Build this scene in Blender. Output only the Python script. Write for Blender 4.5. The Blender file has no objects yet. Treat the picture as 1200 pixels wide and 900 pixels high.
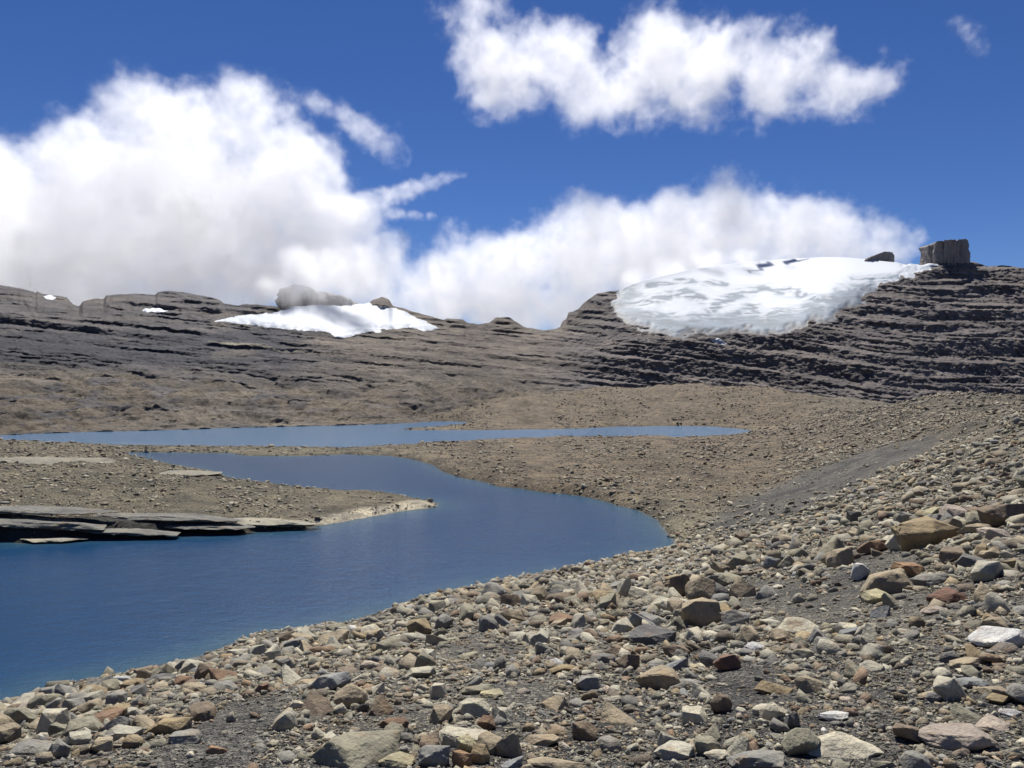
import bpy, bmesh, math, random
import numpy as np
from mathutils import Vector

S = bpy.context.scene
C = S.collection
R = math.radians

# ------------------------------------------------------------------ camera, sky, sun, exposure
FOC, HY = 902.0, 462.0                     # focal length and horizon row of the 1200 x 900 photograph
cam = bpy.data.cameras.new('camera')
cam_ob = bpy.data.objects.new('camera', cam)
C.objects.link(cam_ob)
cam.sensor_width = 36
cam.lens = 36 * FOC / 1200
cam.shift_y = 12 / 1200
cam.clip_start = 0.05
cam.clip_end = 60000
cam_ob.rotation_euler = (math.pi / 2, 0, 0)
S.camera = cam_ob

SUN_EL, SUN_AZ = R(58), R(-4)
world = bpy.data.worlds.new("World")
S.world = world
world.use_nodes = True
wn = world.node_tree
sky_tex = wn.nodes.new('ShaderNodeTexSky')
sky_tex.sky_type = 'NISHITA'
sky_tex.sun_disc = False
sky_tex.sun_elevation = SUN_EL
sky_tex.sun_rotation = SUN_AZ
sky_tex.altitude = 4600
sky_tex.air_density = 1.25
sky_tex.dust_density = 0.0
sky_tex.ozone_density = 4.0
hs = wn.nodes.new('ShaderNodeHueSaturation'); hs.inputs['Saturation'].default_value = 1.2; hs.inputs['Hue'].default_value = .513
wn.links.new(sky_tex.outputs[0], hs.inputs['Color']); wn.links.new(hs.outputs[0], wn.nodes['Background'].inputs[0])
wn.nodes['Background'].inputs[1].default_value = 0.061

sun = bpy.data.lights.new('sun', 'SUN')
sun.energy = 5.0
sun.angle = R(0.5)
sun.color = (1.0, 0.965, 0.91)
sun_ob = bpy.data.objects.new('sun', sun)
C.objects.link(sun_ob)
sd_ = Vector((math.sin(SUN_AZ) * math.cos(SUN_EL), math.cos(SUN_AZ) * math.cos(SUN_EL), math.sin(SUN_EL)))
sun_ob.rotation_euler = sd_.to_track_quat('Z', 'Y').to_euler()
sun_ob.location = (0, 0, 200)

S.view_settings.view_transform = 'Standard'
S.view_settings.look = 'None'
S.view_settings.gamma = 1
S.view_settings.exposure = 0.45
S.cycles.volume_bounces = 24
S.cycles.volume_step_rate = 1.5
S.cycles.volume_max_steps = 256
S.cycles.max_bounces = 24

WATER = -11.0                              # the lake lies 11 m below the camera

# ------------------------------------------------------------------ helpers
rng = np.random.default_rng(7)
PERM = np.random.default_rng(3).permutation(256).astype(np.int32)
PERM = np.concatenate([PERM, PERM, PERM])
_g = np.random.default_rng(5).normal(size=(256, 3))
GRAD = (_g / np.linalg.norm(_g, axis=1)[:, None]).astype(np.float32)


def pn(x, y, z=0.0):
    x, y, z = np.broadcast_arrays(np.asarray(x, np.float32), np.asarray(y, np.float32), np.asarray(z, np.float32))
    xi, yi, zi = np.floor(x), np.floor(y), np.floor(z)
    fx, fy, fz = x - xi, y - yi, z - zi
    xi = xi.astype(np.int32) & 255; yi = yi.astype(np.int32) & 255; zi = zi.astype(np.int32) & 255
    u = fx * fx * fx * (fx * (fx * 6 - 15) + 10)
    v = fy * fy * fy * (fy * (fy * 6 - 15) + 10)
    w = fz * fz * fz * (fz * (fz * 6 - 15) + 10)

    def c(i, j, k):
        g = GRAD[PERM[PERM[PERM[(xi + i) & 255] + ((yi + j) & 255)] + ((zi + k) & 255)]]
        return g[..., 0] * (fx - i) + g[..., 1] * (fy - j) + g[..., 2] * (fz - k)
    a = c(0, 0, 0); b = c(1, 0, 0); a = a + u * (b - a)
    d = c(0, 1, 0); b = c(1, 1, 0); d = d + u * (b - d)
    a = a + v * (d - a)
    e = c(0, 0, 1); b = c(1, 0, 1); e = e + u * (b - e)
    d = c(0, 1, 1); b = c(1, 1, 1); d = d + u * (b - d)
    e = e + v * (d - e)
    return (a + w * (e - a)) * 1.6


def fbm(x, y, z=0.0, o=4, g=0.5):
    s = 0; a = 1.0; f = 1.0
    for k in range(o):
        s = s + a * pn(x * f + 17.3 * k, y * f + 5.1 * k, z * f + 9.7 * k)
        a *= g; f *= 2.03
    return s


def ss(a, b, x):
    t = np.clip((x - a) / (b - a), 0, 1)
    return t * t * (3 - 2 * t)


def mesh_np(name, v, faces, mat, cols=None, smooth=True, parent=None):
    """faces: (n,3) or (n,4) integer array"""
    me = bpy.data.meshes.new(name)
    v = np.asarray(v, np.float32); faces = np.asarray(faces, np.int32)
    n, k = faces.shape
    me.vertices.add(len(v)); me.vertices.foreach_set('co', v.ravel())
    me.loops.add(n * k); me.loops.foreach_set('vertex_index', faces.ravel())
    me.polygons.add(n); me.polygons.foreach_set('loop_start', np.arange(0, n * k, k, dtype=np.int32))
    me.polygons.foreach_set('loop_total', np.full(n, k, np.int32))
    if smooth:
        me.polygons.foreach_set('use_smooth', np.ones(n, bool))
    me.update(calc_edges=True)
    for nm, c in (cols or {}).items():
        c = np.asarray(c, np.float32)
        if c.ndim == 1:
            a = me.attributes.new(nm, 'FLOAT', 'POINT'); a.data.foreach_set('value', c)
        else:
            a = me.attributes.new(nm, 'FLOAT_COLOR', 'POINT')
            if c.shape[1] == 3:
                c = np.concatenate([c, np.ones((len(c), 1), np.float32)], 1)
            a.data.foreach_set('color', c.ravel())
    me.materials.append(mat)
    ob = bpy.data.objects.new(name, me)
    C.objects.link(ob)
    if parent is not None:
        ob.parent = parent
    return ob


def tag(o, label=None, cat=None, group=None, kind=None):
    if label: o['label'] = label
    if cat: o['category'] = cat
    if group: o['group'] = group
    if kind: o['kind'] = kind
    elif cat: o['kind'] = 'thing'
    return o


def grid_faces(nr, nc):
    i = np.arange(nr - 1)[:, None] * nc + np.arange(nc - 1)[None, :]
    return np.stack([i, i + 1, i + nc + 1, i + nc], -1).reshape(-1, 4)


def px_at(x, y):
    return 600 + FOC * x / y


# ------------------------------------------------------------------ shorelines (points of the water line on the lake level)
W1 = [(-600, 1010), (-300, 915), (-150, 868), (0, 828), (50, 813), (83, 800), (150, 790), (200, 780), (253, 767), (293, 749), (333, 742),
      (377, 737), (400, 731), (467, 715), (517, 703), (567, 688), (617, 680), (677, 668), (713, 663), (760, 650), (788, 642),
      (791, 634), (778, 622), (768, 610), (752, 599), (720, 590), (683, 582), (633, 576), (587, 570), (550, 561), (520, 553),
      (508, 545), (477, 538), (450, 534), (400, 533), (350, 535), (290, 534), (267, 531), (200, 530), (146, 530), (160, 536),
      (187, 543), (250, 555), (277, 563), (333, 571), (400, 577), (433, 576), (477, 582), (511, 590), (508, 595), (470, 600),
      (430, 607), (380, 615), (347, 621), (267, 625), (183, 629), (100, 632), (33, 637), (0, 634), (-300, 640), (-600, 650)]
W2 = [(-600, 520), (-300, 513), (0, 508), (67, 504.5), (200, 501.5), (300, 498), (400, 496), (467, 494), (533, 493.5), (553, 495),
      (543, 498), (517, 501), (473, 503), (480, 504), (560, 504), (633, 503), (683, 502), (717, 500), (800, 499), (833, 499.5),
      (885, 504), (865, 509), (800, 513), (760, 512), (700, 513), (660, 512), (587, 515), (540, 518), (467, 522), (400, 526), (367, 524),
      (317, 523), (233, 522.5), (143, 522), (90, 520), (33, 516.5), (0, 515.5), (-300, 519), (-600, 527)]


def shore(poly):
    p = np.array(poly, float)
    d = -WATER * FOC / (p[:, 1] - HY)
    return np.stack([(p[:, 0] - 600) / FOC * d, d], 1).astype(np.float32)


def poly_sd(x, y, P):
    """signed distance to a closed polygon, positive inside"""
    x = np.asarray(x, np.float32).ravel(); y = np.asarray(y, np.float32).ravel()
    best = np.full(x.shape, 1e12, np.float32); ins = np.zeros(x.shape, bool)
    Q = np.roll(P, -1, axis=0)
    for (ax, ay), (bx, by) in zip(P, Q):
        dx, dy = bx - ax, by - ay
        t = np.clip(((x - ax) * dx + (y - ay) * dy) / (dx * dx + dy * dy + 1e-12), 0, 1)
        best = np.minimum(best, (x - ax - t * dx) ** 2 + (y - ay - t * dy) ** 2)
        if by != ay:
            ins ^= ((ay > y) != (by > y)) & (x < (bx - ax) * (y - ay) / (by - ay) + ax)
    d = np.sqrt(best)
    return np.where(ins, d, -d)


SH1, SH2 = shore(W1), shore(W2)


def land_sd(x, y):
    """distance to the nearest shore: positive on land, negative in the water"""
    sh = np.shape(x)
    s = -np.maximum(poly_sd(x, y, SH1), poly_sd(x, y, SH2)).reshape(sh)
    dist = np.hypot(x, y)
    amp = np.clip(dist * 0.010, 0.25, 1.6) * (1 - .6 * ((x < -14) & (y > 44) & (y < 72)))
    return s + amp * fbm(x / (amp * 5), y / (amp * 5), 0.0, 3) * 0.8


# ------------------------------------------------------------------ ground heights: thin-plate spline through surveyed points (azimuth, log distance)
def Z(py, d): return (HY - py) / FOC * d


CT = []
for p in (-150, 0, 200, 400, 600, 800, 900, 1000, 1100, 1200, 1350):
    CT += [(p, .6, -1.62), (p, 1.5, -1.64), (p, 3.4, -1.66)]
CT += [(-150, 8, -3.6), (-150, 15, -6.8), (-150, 24, -10.8)]
CT += [(0, 6.5, -2.83), (0, 12, -5.0), (0, 20, -8.2), (0, 26.5, -10.75), (200, 6, -2.4), (200, 11, -4.1), (200, 18, -6.5), (200, 27, -9.6), (200, 31, -10.9),
       (400, 5.8, -2.2), (400, 10, -3.4), (400, 17, -5.3), (400, 28, -8.3), (400, 36.5, -10.75), (600, 5.8, -2.17), (600, 10, -3.1), (600, 17, -4.7),
       (600, 28, -7.1), (600, 41, -10), (600, 46, -10.9), (800, 5.8, -2.17), (800, 9.5, -2.9), (800, 16, -4.2), (800, 27, -6.2), (800, 45, -9.1), (800, 55, -10.7),
       (800, 63, -10.3), (800, 80, -9.9), (800, 105, -9.8), (800, 145, -10.0), (800, 190, -10.5)]
for p, rows in {0: [(58.3, -9.7), (60, -9.5), (92, -9.9), (130, -10.3), (168, -10.7), (240, -10.9), (330, -11.3), (520, -11.6)],
                100: [(59.6, -9.8), (64, -9.6), (85, -10.0), (125, -10.3)],
                200: [(61, -9.9), (70, -9.8), (95, -10.1), (120, -10.6)],
                300: [(71, -10.1), (88, -10.4)], 400: [(74, -10.4), (84, -10.5), (150, -10.6), (310, -11.2), (520, -11.6)],
                -150: [(60, -9.2), (100, -9.6), (160, -10.4), (240, -11), (500, -11.6)],
                600: [(88, -9.8), (108, -9.6), (140, -10.0), (180, -10.5), (260, -10.6), (300, -9.0), (350, -6.0), (480, -1.0), (600, -8)],
                700: [(84, -9.9), (105, -9.5), (140, -9.9), (300, -8.8), (380, -5.0), (480, 3.0), (540, 5), (640, -7)],
                800: [(300, -9.3), (400, -3.5), (520, 7.3), (640, -6)],
                900: [(6.5, -2.2), (12, -3.2), (20, -4.4), (33, -6.1), (55, -8.4), (78, -9.7), (100, -9.9), (145, -10.0), (200, -10.0), (250, -10.2), (330, -6.6), (450, 2), (530, 4.5), (650, -7)],
                1000: [(6.5, -2.15), (13, -3.1), (25, -4.4), (45, -5.9), (75, -6.9), (130, -6.9), (250, -5.0), (400, -2.2), (540, -10)],
                1100: [(6, -1.95), (12, -2.6), (22, -3.4), (36, -3.9), (60, -4.2), (100, -3.1), (170, 0.1), (300, -7), (520, -12)],
                1200: [(6, -1.88), (14, -2.4), (25, -2.75), (46, -1.2), (70, -2.0), (120, -1.4), (180, -.6), (320, -8), (520, -12)],
                1350: [(6, -1.8), (14, -2.0), (25, -1.9), (46, .3), (70, 0), (180, 0), (320, -8), (520, -12)]}.items():
    CT += [(p, d, z) for d, z in rows]
CT = np.array(CT)
cx_ = (CT[:, 0] - 600) / FOC
cth = np.arctan(cx_) * 4.0
clr = np.log(CT[:, 1] * np.sqrt(1 + cx_ ** 2))


def _tps_phi(r2): return 0.5 * r2 * np.log(r2 + 1e-12)


_n = len(CT)
_A = np.zeros((_n + 3, _n + 3))
_A[:_n, :_n] = _tps_phi((cth[:, None] - cth[None]) ** 2 + (clr[:, None] - clr[None]) ** 2) + np.eye(_n) * 2e-4
_A[:_n, _n:] = np.stack([np.ones(_n), cth, clr], 1); _A[_n:, :_n] = _A[:_n, _n:].T
TPS = np.linalg.solve(_A, np.concatenate([CT[:, 2], [0, 0, 0]]))
TH_MAX, LR0, LR1 = 0.70 * 4, math.log(.8), math.log(640)


def base_z(x, y):
    sh = np.shape(x)
    x = np.asarray(x, float).ravel(); y = np.asarray(y, float).ravel()
    th = np.clip(np.arctan2(x, y) * 4, -TH_MAX, TH_MAX); lr = np.clip(np.log(np.hypot(x, y) + 1e-6), LR0, LR1)
    out = np.empty(len(x))
    for a in range(0, len(x), 60000):
        b = slice(a, a + 60000)
        t, l = th[b], lr[b]
        out[b] = _tps_phi((t[:, None] - cth[None]) ** 2 + (l[:, None] - clr[None]) ** 2) @ TPS[:_n] + TPS[_n] + TPS[_n + 1] * t + TPS[_n + 2] * l
    return out.reshape(sh)


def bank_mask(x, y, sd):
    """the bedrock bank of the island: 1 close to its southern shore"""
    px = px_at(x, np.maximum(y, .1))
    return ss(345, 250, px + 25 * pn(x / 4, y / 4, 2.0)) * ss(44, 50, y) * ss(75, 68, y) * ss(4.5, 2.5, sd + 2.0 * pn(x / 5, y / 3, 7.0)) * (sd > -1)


def ground_z(x, y, want_sd=False):
    sd = land_sd(x, y)
    d = np.hypot(x, y)
    h = base_z(x, y) - WATER
    rough = fbm(x / 1.3, y / 1.3, 1.0, 3) * 0.05 + fbm(x / 6, y / 6, 3.0, 3) * 0.13 * ss(2, 12, d) \
        + fbm(x / 28, y / 28, 5.0, 3) * (0.35 * ss(40, 90, d) + 1.0 * ss(200, 330, d)) + fbm(x / 9, y / 9, 8.0, 3) * (.34 * ss(50, 90, d) + .5 * ss(200, 330, d)) - np.abs(fbm(x / 24, y / 30, 21.0, 3)) * (.4 * ss(60, 110, d) + 1.8 * ss(210, 330, d))
    h = np.maximum(h + rough * ss(0, 3, sd), 0.12)
    k = 0.55 + .75 * bank_mask(x, y, sd)
    ramp = np.maximum(sd, 0) * k
    s = 0.35
    hh = np.clip(0.5 + 0.5 * (h - ramp) / s, 0, 1)
    h = h + (ramp - h) * hh - s * hh * (1 - hh)            # smooth minimum with the beach ramp
    h = np.where(sd < 0, np.maximum(sd * 0.45, -6), h)
    z = WATER + h - 0.02
    return (z, sd) if want_sd else z


def hit(px, py, dmin=2.2, dmax=600):
    """where the sight line through a pixel meets the ground"""
    px = np.atleast_1d(np.asarray(px, float)); py = np.atleast_1d(np.asarray(py, float))
    D = np.exp(np.linspace(math.log(dmin), math.log(dmax), 420))
    X = (px[:, None] - 600) / FOC * D[None]; Y = np.broadcast_to(D[None], X.shape)
    g = np.maximum(ground_z(X, Y), WATER); r = (HY - py[:, None]) / FOC * D[None]
    below = g >= r
    i = np.argmax(below, 1); i = np.where(below.any(1), i, len(D) - 1)
    i0 = np.maximum(i - 1, 0); k = np.arange(len(px))
    f0 = (r - g)[k, i0]; f1 = (r - g)[k, i]
    t = np.clip(f0 / (f0 - f1 + 1e-9), 0, 1)
    d = D[i0] + (D[i] - D[i0]) * t
    return (px - 600) / FOC * d, d, np.interp(0, [0], [0]) + (HY - py) / FOC * d


# ------------------------------------------------------------------ materials
def new_mat(name):
    m = bpy.data.materials.new(name); m.use_nodes = True
    nt = m.node_tree
    return m, nt, nt.nodes, nt.links, nt.nodes['Principled BSDF']


def nd(nt, typ, **kw):
    n = nt.nodes.new(typ)
    for k, v in kw.items(): setattr(n, k, v)
    return n


def noise_n(nt, vec, scale, detail=4, rough=.55, out='Fac'):
    n = nd(nt, 'ShaderNodeTexNoise'); n.inputs['Scale'].default_value = scale; n.inputs['Detail'].default_value = detail
    n.inputs['Roughness'].default_value = rough
    if vec is not None: nt.links.new(vec, n.inputs['Vector'])
    return n.outputs[out]


def ramp_n(nt, fac, stops):
    r = nd(nt, 'ShaderNodeValToRGB'); nt.links.new(fac, r.inputs[0])
    e = r.color_ramp.elements
    while len(e) < len(stops): e.new(.5)
    for i, (p, c) in enumerate(stops):
        e[i].position = p; e[i].color = (*c, 1) if len(c) == 3 else c
    return r.outputs[0]


def mix_n(nt, fac, a, b, mode='MIX'):
    m = nd(nt, 'ShaderNodeMix', data_type='RGBA', blend_type=mode)
    for s, v in ((0, fac), (6, a), (7, b)):
        if isinstance(v, (int, float)): m.inputs[s].default_value = v
        elif isinstance(v, tuple): m.inputs[s].default_value = (*v, 1)
        else: nt.links.new(v, m.inputs[s])
    return m.outputs[2]


def math_n(nt, op, a, b=0.0, c=None):
    m = nd(nt, 'ShaderNodeMath', operation=op)
    for i, v in enumerate((a, b, c)):
        if v is None: continue
        if isinstance(v, (int, float)): m.inputs[i].default_value = v
        else: nt.links.new(v, m.inputs[i])
    return m.outputs[0]


def bump_n(nt, height, strength, dist, normal=None):
    b = nd(nt, 'ShaderNodeBump'); b.inputs['Strength'].default_value = strength; b.inputs['Distance'].default_value = dist
    nt.links.new(height, b.inputs['Height'])
    if normal is not None: nt.links.new(normal, b.inputs['Normal'])
    return b.outputs[0]


def ground_material():
    m, nt, N, L, P = new_mat('moraine_gravel')
    pos = nd(nt, 'ShaderNodeNewGeometry').outputs['Position']
    col = nd(nt, 'ShaderNodeAttribute', attribute_name='albedo').outputs['Color']
    big = ramp_n(nt, noise_n(nt, pos, .35, 5), [(.35, (.62, .62, .64)), (.65, (1.35, 1.3, 1.2))])
    fine = ramp_n(nt, noise_n(nt, pos, 9, 6, .7), [(.3, (.55, .55, .56)), (.7, (1.45, 1.42, 1.35))])
    c = mix_n(nt, 1.0, col, big, 'MULTIPLY'); c = mix_n(nt, .8, c, fine, 'MULTIPLY')
    vo = nd(nt, 'ShaderNodeTexVoronoi'); vo.inputs['Scale'].default_value = 22; L.new(pos, vo.inputs['Vector'])
    peb = ramp_n(nt, math_n(nt, 'MULTIPLY', vo.outputs['Color'], 1.0), [(.15, (.5, .5, .5)), (.5, (.95, .95, .92)), (.85, (1.75, 1.7, 1.5))])
    c = mix_n(nt, .9, c, peb, 'MULTIPLY')
    v2 = nd(nt, 'ShaderNodeTexVoronoi'); v2.inputs['Scale'].default_value = 55; L.new(pos, v2.inputs['Vector'])
    c = mix_n(nt, .7, c, ramp_n(nt, math_n(nt, 'MULTIPLY', v2.outputs['Color'], 1.0), [(.15, (.55, .55, .56)), (.85, (1.6, 1.58, 1.5))]), 'MULTIPLY')
    L.new(c, P.inputs['Base Color']); P.inputs['Roughness'].default_value = .92; P.inputs['Specular IOR Level'].default_value = .25
    vb = nd(nt, 'ShaderNodeTexVoronoi'); vb.inputs['Scale'].default_value = 1.7; L.new(pos, vb.inputs['Vector'])
    c = mix_n(nt, .45, c, ramp_n(nt, math_n(nt, 'MULTIPLY', vb.outputs['Color'], 1.0), [(.2, (.7, .7, .7)), (.8, (1.3, 1.3, 1.28))]), 'MULTIPLY'); L.new(c, P.inputs['Base Color'])
    n0 = bump_n(nt, vb.outputs['Distance'], .8, -.4)
    n1 = bump_n(nt, noise_n(nt, pos, 1.2, 6, .65), 1.0, .40, n0)
    n2 = bump_n(nt, vo.outputs['Distance'], 1.0, -.05, n1)
    n2 = bump_n(nt, v2.outputs['Distance'], 1.0, -.02, n2)
    n3 = bump_n(nt, noise_n(nt, pos, 60, 3), .5, .01, n2)
    L.new(n3, P.inputs['Normal'])
    return m


def stone_material(name, attr, s=None, upright=False):
    m, nt, N, L, P = new_mat(name)
    tc = nd(nt, 'ShaderNodeTexCoord').outputs['Object']
    pos = nd(nt, 'ShaderNodeNewGeometry').outputs['Position']
    if attr:
        col = nd(nt, 'ShaderNodeAttribute', attribute_name='albedo').outputs['Color']
        vec = pos
    else:
        oi = nd(nt, 'ShaderNodeObjectInfo'); col = oi.outputs['Color']
        add = nd(nt, 'ShaderNodeVectorMath', operation='ADD'); L.new(pos, add.inputs[0])
        sc = nd(nt, 'ShaderNodeMath', operation='MULTIPLY'); L.new(oi.outputs['Random'], sc.inputs[0]); sc.inputs[1].default_value = 50
        L.new(sc.outputs[0], add.inputs[1]); vec = add.outputs[0]
    s = s or (2.2 if attr else 5.0)
    if upright:                                              # stains and joints run down the wall
        mp = nd(nt, 'ShaderNodeMapping'); mp.inputs['Scale'].default_value = (1.6, 1.6, .16); L.new(vec, mp.inputs['Vector']); vec = mp.outputs[0]
    v1 = ramp_n(nt, noise_n(nt, vec, s, 6, .62), [(.3, (.62, .60, .60)), (.5, (1, 1, 1)), (.72, (1.32, 1.26, 1.12))])
    c = mix_n(nt, .9, col, v1, 'MULTIPLY')
    rust = ramp_n(nt, noise_n(nt, vec, s * 1.3, 4, .6), [(.58, (0, 0, 0)), (.72, (1, 1, 1))])
    c = mix_n(nt, math_n(nt, 'MULTIPLY', rust, .45), c, (.26, .15, .07))
    lich = ramp_n(nt, noise_n(nt, vec, s * 3.5, 5, .7), [(.60, (0, 0, 0)), (.68, (1, 1, 1))])
    c = mix_n(nt, math_n(nt, 'MULTIPLY', lich, .35), c, (.10, .10, .085))
    sp = ramp_n(nt, noise_n(nt, vec, 55, 4, .7), [(.3, (.68, .68, .68)), (.7, (1.28, 1.28, 1.25))])
    c = mix_n(nt, .8, c, sp, 'MULTIPLY')
    L.new(c, P.inputs['Base Color']); P.inputs['Roughness'].default_value = .88; P.inputs['Specular IOR Level'].default_value = .3
    n1 = bump_n(nt, noise_n(nt, vec, s * 1.8, 6, .62), .75, .22 / s if attr else .25 / s)
    n2 = bump_n(nt, noise_n(nt, vec, 38, 5, .7), .6, .012, n1)
    L.new(n2, P.inputs['Normal'])
    return m


def mountain_material():
    m, nt, N, L, P = new_mat('layered_rock')
    pos = nd(nt, 'ShaderNodeNewGeometry').outputs['Position']
    col = nd(nt, 'ShaderNodeAttribute', attribute_name='albedo').outputs['Color']
    mp = nd(nt, 'ShaderNodeMapping'); mp.inputs['Scale'].default_value = (.02, .02, .35); mp.inputs['Rotation'].default_value = (0, R(3), 0); L.new(pos, mp.inputs['Vector'])
    st = ramp_n(nt, noise_n(nt, mp.outputs[0], 1.0, 6, .65), [(.3, (.62, .60, .62)), (.5, (1, 1, 1)), (.7, (1.4, 1.34, 1.22))])
    c = mix_n(nt, .85, col, st, 'MULTIPLY')
    bl = ramp_n(nt, noise_n(nt, pos, .05, 6, .65), [(.32, (.62, .62, .66)), (.68, (1.35, 1.3, 1.2))])
    c = mix_n(nt, .8, c, bl, 'MULTIPLY')
    f = ramp_n(nt, noise_n(nt, pos, .7, 6, .75), [(.32, (.5, .5, .5)), (.68, (1.5, 1.5, 1.45))])
    c = mix_n(nt, .85, c, f, 'MULTIPLY')
    L.new(c, P.inputs['Base Color']); P.inputs['Roughness'].default_value = .9; P.inputs['Specular IOR Level'].default_value = .25
    n1 = bump_n(nt, noise_n(nt, mp.outputs[0], 2.5, 5, .65), .8, 1.5)
    n2 = bump_n(nt, noise_n(nt, pos, .55, 7, .72), 1.0, 1.5, n1)
    L.new(n2, P.inputs['Normal'])
    return m


def snow_material():
    m, nt, N, L, P = new_mat('snow_and_ice')
    pos = nd(nt, 'ShaderNodeNewGeometry').outputs['Position']
    ice = nd(nt, 'ShaderNodeAttribute', attribute_name='ice').outputs['Fac']
    mp = nd(nt, 'ShaderNodeMapping'); mp.inputs['Scale'].default_value = (.03, .05, .12); L.new(pos, mp.inputs['Vector'])
    dirt = ramp_n(nt, noise_n(nt, mp.outputs[0], 1.2, 7, .68), [(.38, (0, 0, 0)), (.66, (1, 1, 1))])
    gr = math_n(nt, 'SUBTRACT', ice, 1.0); gr = math_n(nt, 'MAXIMUM', gr, 0.0); ice = math_n(nt, 'MINIMUM', ice, 1.0)
    c = mix_n(nt, math_n(nt, 'MULTIPLY', ice, 1.0), (.55, .58, .62), mix_n(nt, dirt, (.19, .24, .295), (.095, .115, .14)))
    c = mix_n(nt, gr, c, (.105, .10, .10))
    L.new(c, P.inputs['Base Color']); P.inputs['Roughness'].default_value = .7
    n1 = bump_n(nt, noise_n(nt, mp.outputs[0], 3, 5, .6), .05, 1.0)
    L.new(n1, P.inputs['Normal'])
    return m


def water_material(name, colour):
    m, nt, N, L, P = new_mat(name)
    pos = nd(nt, 'ShaderNodeNewGeometry').outputs['Position']
    sh = nd(nt, 'ShaderNodeAttribute', attribute_name='shore').outputs['Fac']            # shallows: the bed shows through
    L.new(ramp_n(nt, sh, [(0, (.085, .095, .08)), (.08, (.025, .07, .11)), (.45, (colour[0] * 1.6 + .004, colour[1] * 1.25, colour[2] * 1.1)), (1, colour)]), P.inputs['Base Color'])
    P.inputs['Roughness'].default_value = .16; P.inputs['IOR'].default_value = 1.33; P.inputs['Specular IOR Level'].default_value = .2
    mp = nd(nt, 'ShaderNodeMapping'); mp.inputs['Scale'].default_value = (1, 1.5, 1); mp.inputs['Rotation'].default_value = (0, 0, R(20)); L.new(pos, mp.inputs['Vector'])
    n0 = bump_n(nt, noise_n(nt, mp.outputs[0], 5.0, 4, .65), 1.0, .05)
    n1 = bump_n(nt, noise_n(nt, mp.outputs[0], 1.3, 4, .6), 1.0, .07, n0)
    n2 = bump_n(nt, noise_n(nt, mp.outputs[0], .35, 3, .5), .4, .25, n1)
    L.new(n2, P.inputs['Normal'])
    return m


M_GROUND, M_STONE, M_RUBBLE = ground_material(), stone_material('boulder_rock', False), stone_material('rubble_rock', True)
M_BED = stone_material('bedrock', False, .55)
M_TOWER = stone_material('tower_rock', False, .25, True)
M_MTN, M_SNOW, M_WATER = mountain_material(), snow_material(), water_material('lake_water', (.002, .035, .096))
M_WATER2 = water_material('sky_tinted_lake_water', (.05, .12, .215))  # upper lake: reflected sky put into a paler base colour


# ------------------------------------------------------------------ ground colours (what the gravel is made of, place by place)
CHUTE = [(1104, 511), (1085, 531), (1030, 558), (965, 590), (905, 613), (856, 631), (822, 624), (838, 602), (885, 577), (955, 549), (1040, 522)]
_cx, _cy, _cz = hit([p[0] for p in CHUTE], [p[1] for p in CHUTE])
CHUTE_W = np.stack([_cx, _cy], 1).astype(np.float32)
PALE = [(360, 614), (430, 601), (480, 592), (512, 588), (512, 594), (470, 602), (420, 611), (380, 618)]
PALE_W = shore(PALE)


def zone_albedo(x, y, sd):
    d = np.hypot(x, y); px = px_at(x, np.maximum(y, .1))
    grey = np.array([.142, .140, .138]); olive = np.array([.185, .172, .138]); brown = np.array([.154, .128, .100]); tan = np.array([.124, .103, .081])
    c = np.empty(x.shape + (3,)); c[:] = grey
    w = ss(25, 60, d)[..., None]; c = c * (1 - w) + olive * w
    isl = (ss(520, 400, px) * ss(40, 55, d))[..., None]; c = c * (1 - isl) + np.array([.138, .127, .100]) * isl
    w = (ss(60, 90, d) * ss(400, 560, px))[..., None]; c = c * (1 - w) + brown * w
    w = ss(230, 300, d)[..., None]; c = c * (1 - w) + tan * w
    w = (ss(920, 1010, px) * ss(40, 60, d))[..., None]; c = c * (1 - w) + np.array([.128, .117, .100]) * w
    n = fbm(x / 14, y / 14, 2.0, 3)[..., None]
    c = c * (1 + .30 * n)
    ch = ss(-1.5, 1.5, poly_sd(x, y, CHUTE_W).reshape(x.shape) + fbm(x / 3, y / 3, 8.0, 2))[..., None]
    c = c * (1 - ch) + np.array([.108, .107, .108]) * ch
    pl = ss(-1.0, .8, poly_sd(x, y, PALE_W).reshape(x.shape))[..., None]
    c = c * (1 - pl) + np.array([.46, .43, .37]) * pl
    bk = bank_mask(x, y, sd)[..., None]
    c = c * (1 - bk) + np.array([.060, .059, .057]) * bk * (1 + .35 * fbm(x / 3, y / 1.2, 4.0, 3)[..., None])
    wet = (ss(.9, .1, sd) * (1 - pl[..., 0]))[..., None]                # the damp rim at the water line is darker
    return np.clip(c * (1 - .35 * wet), 0.01, .9)


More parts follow.
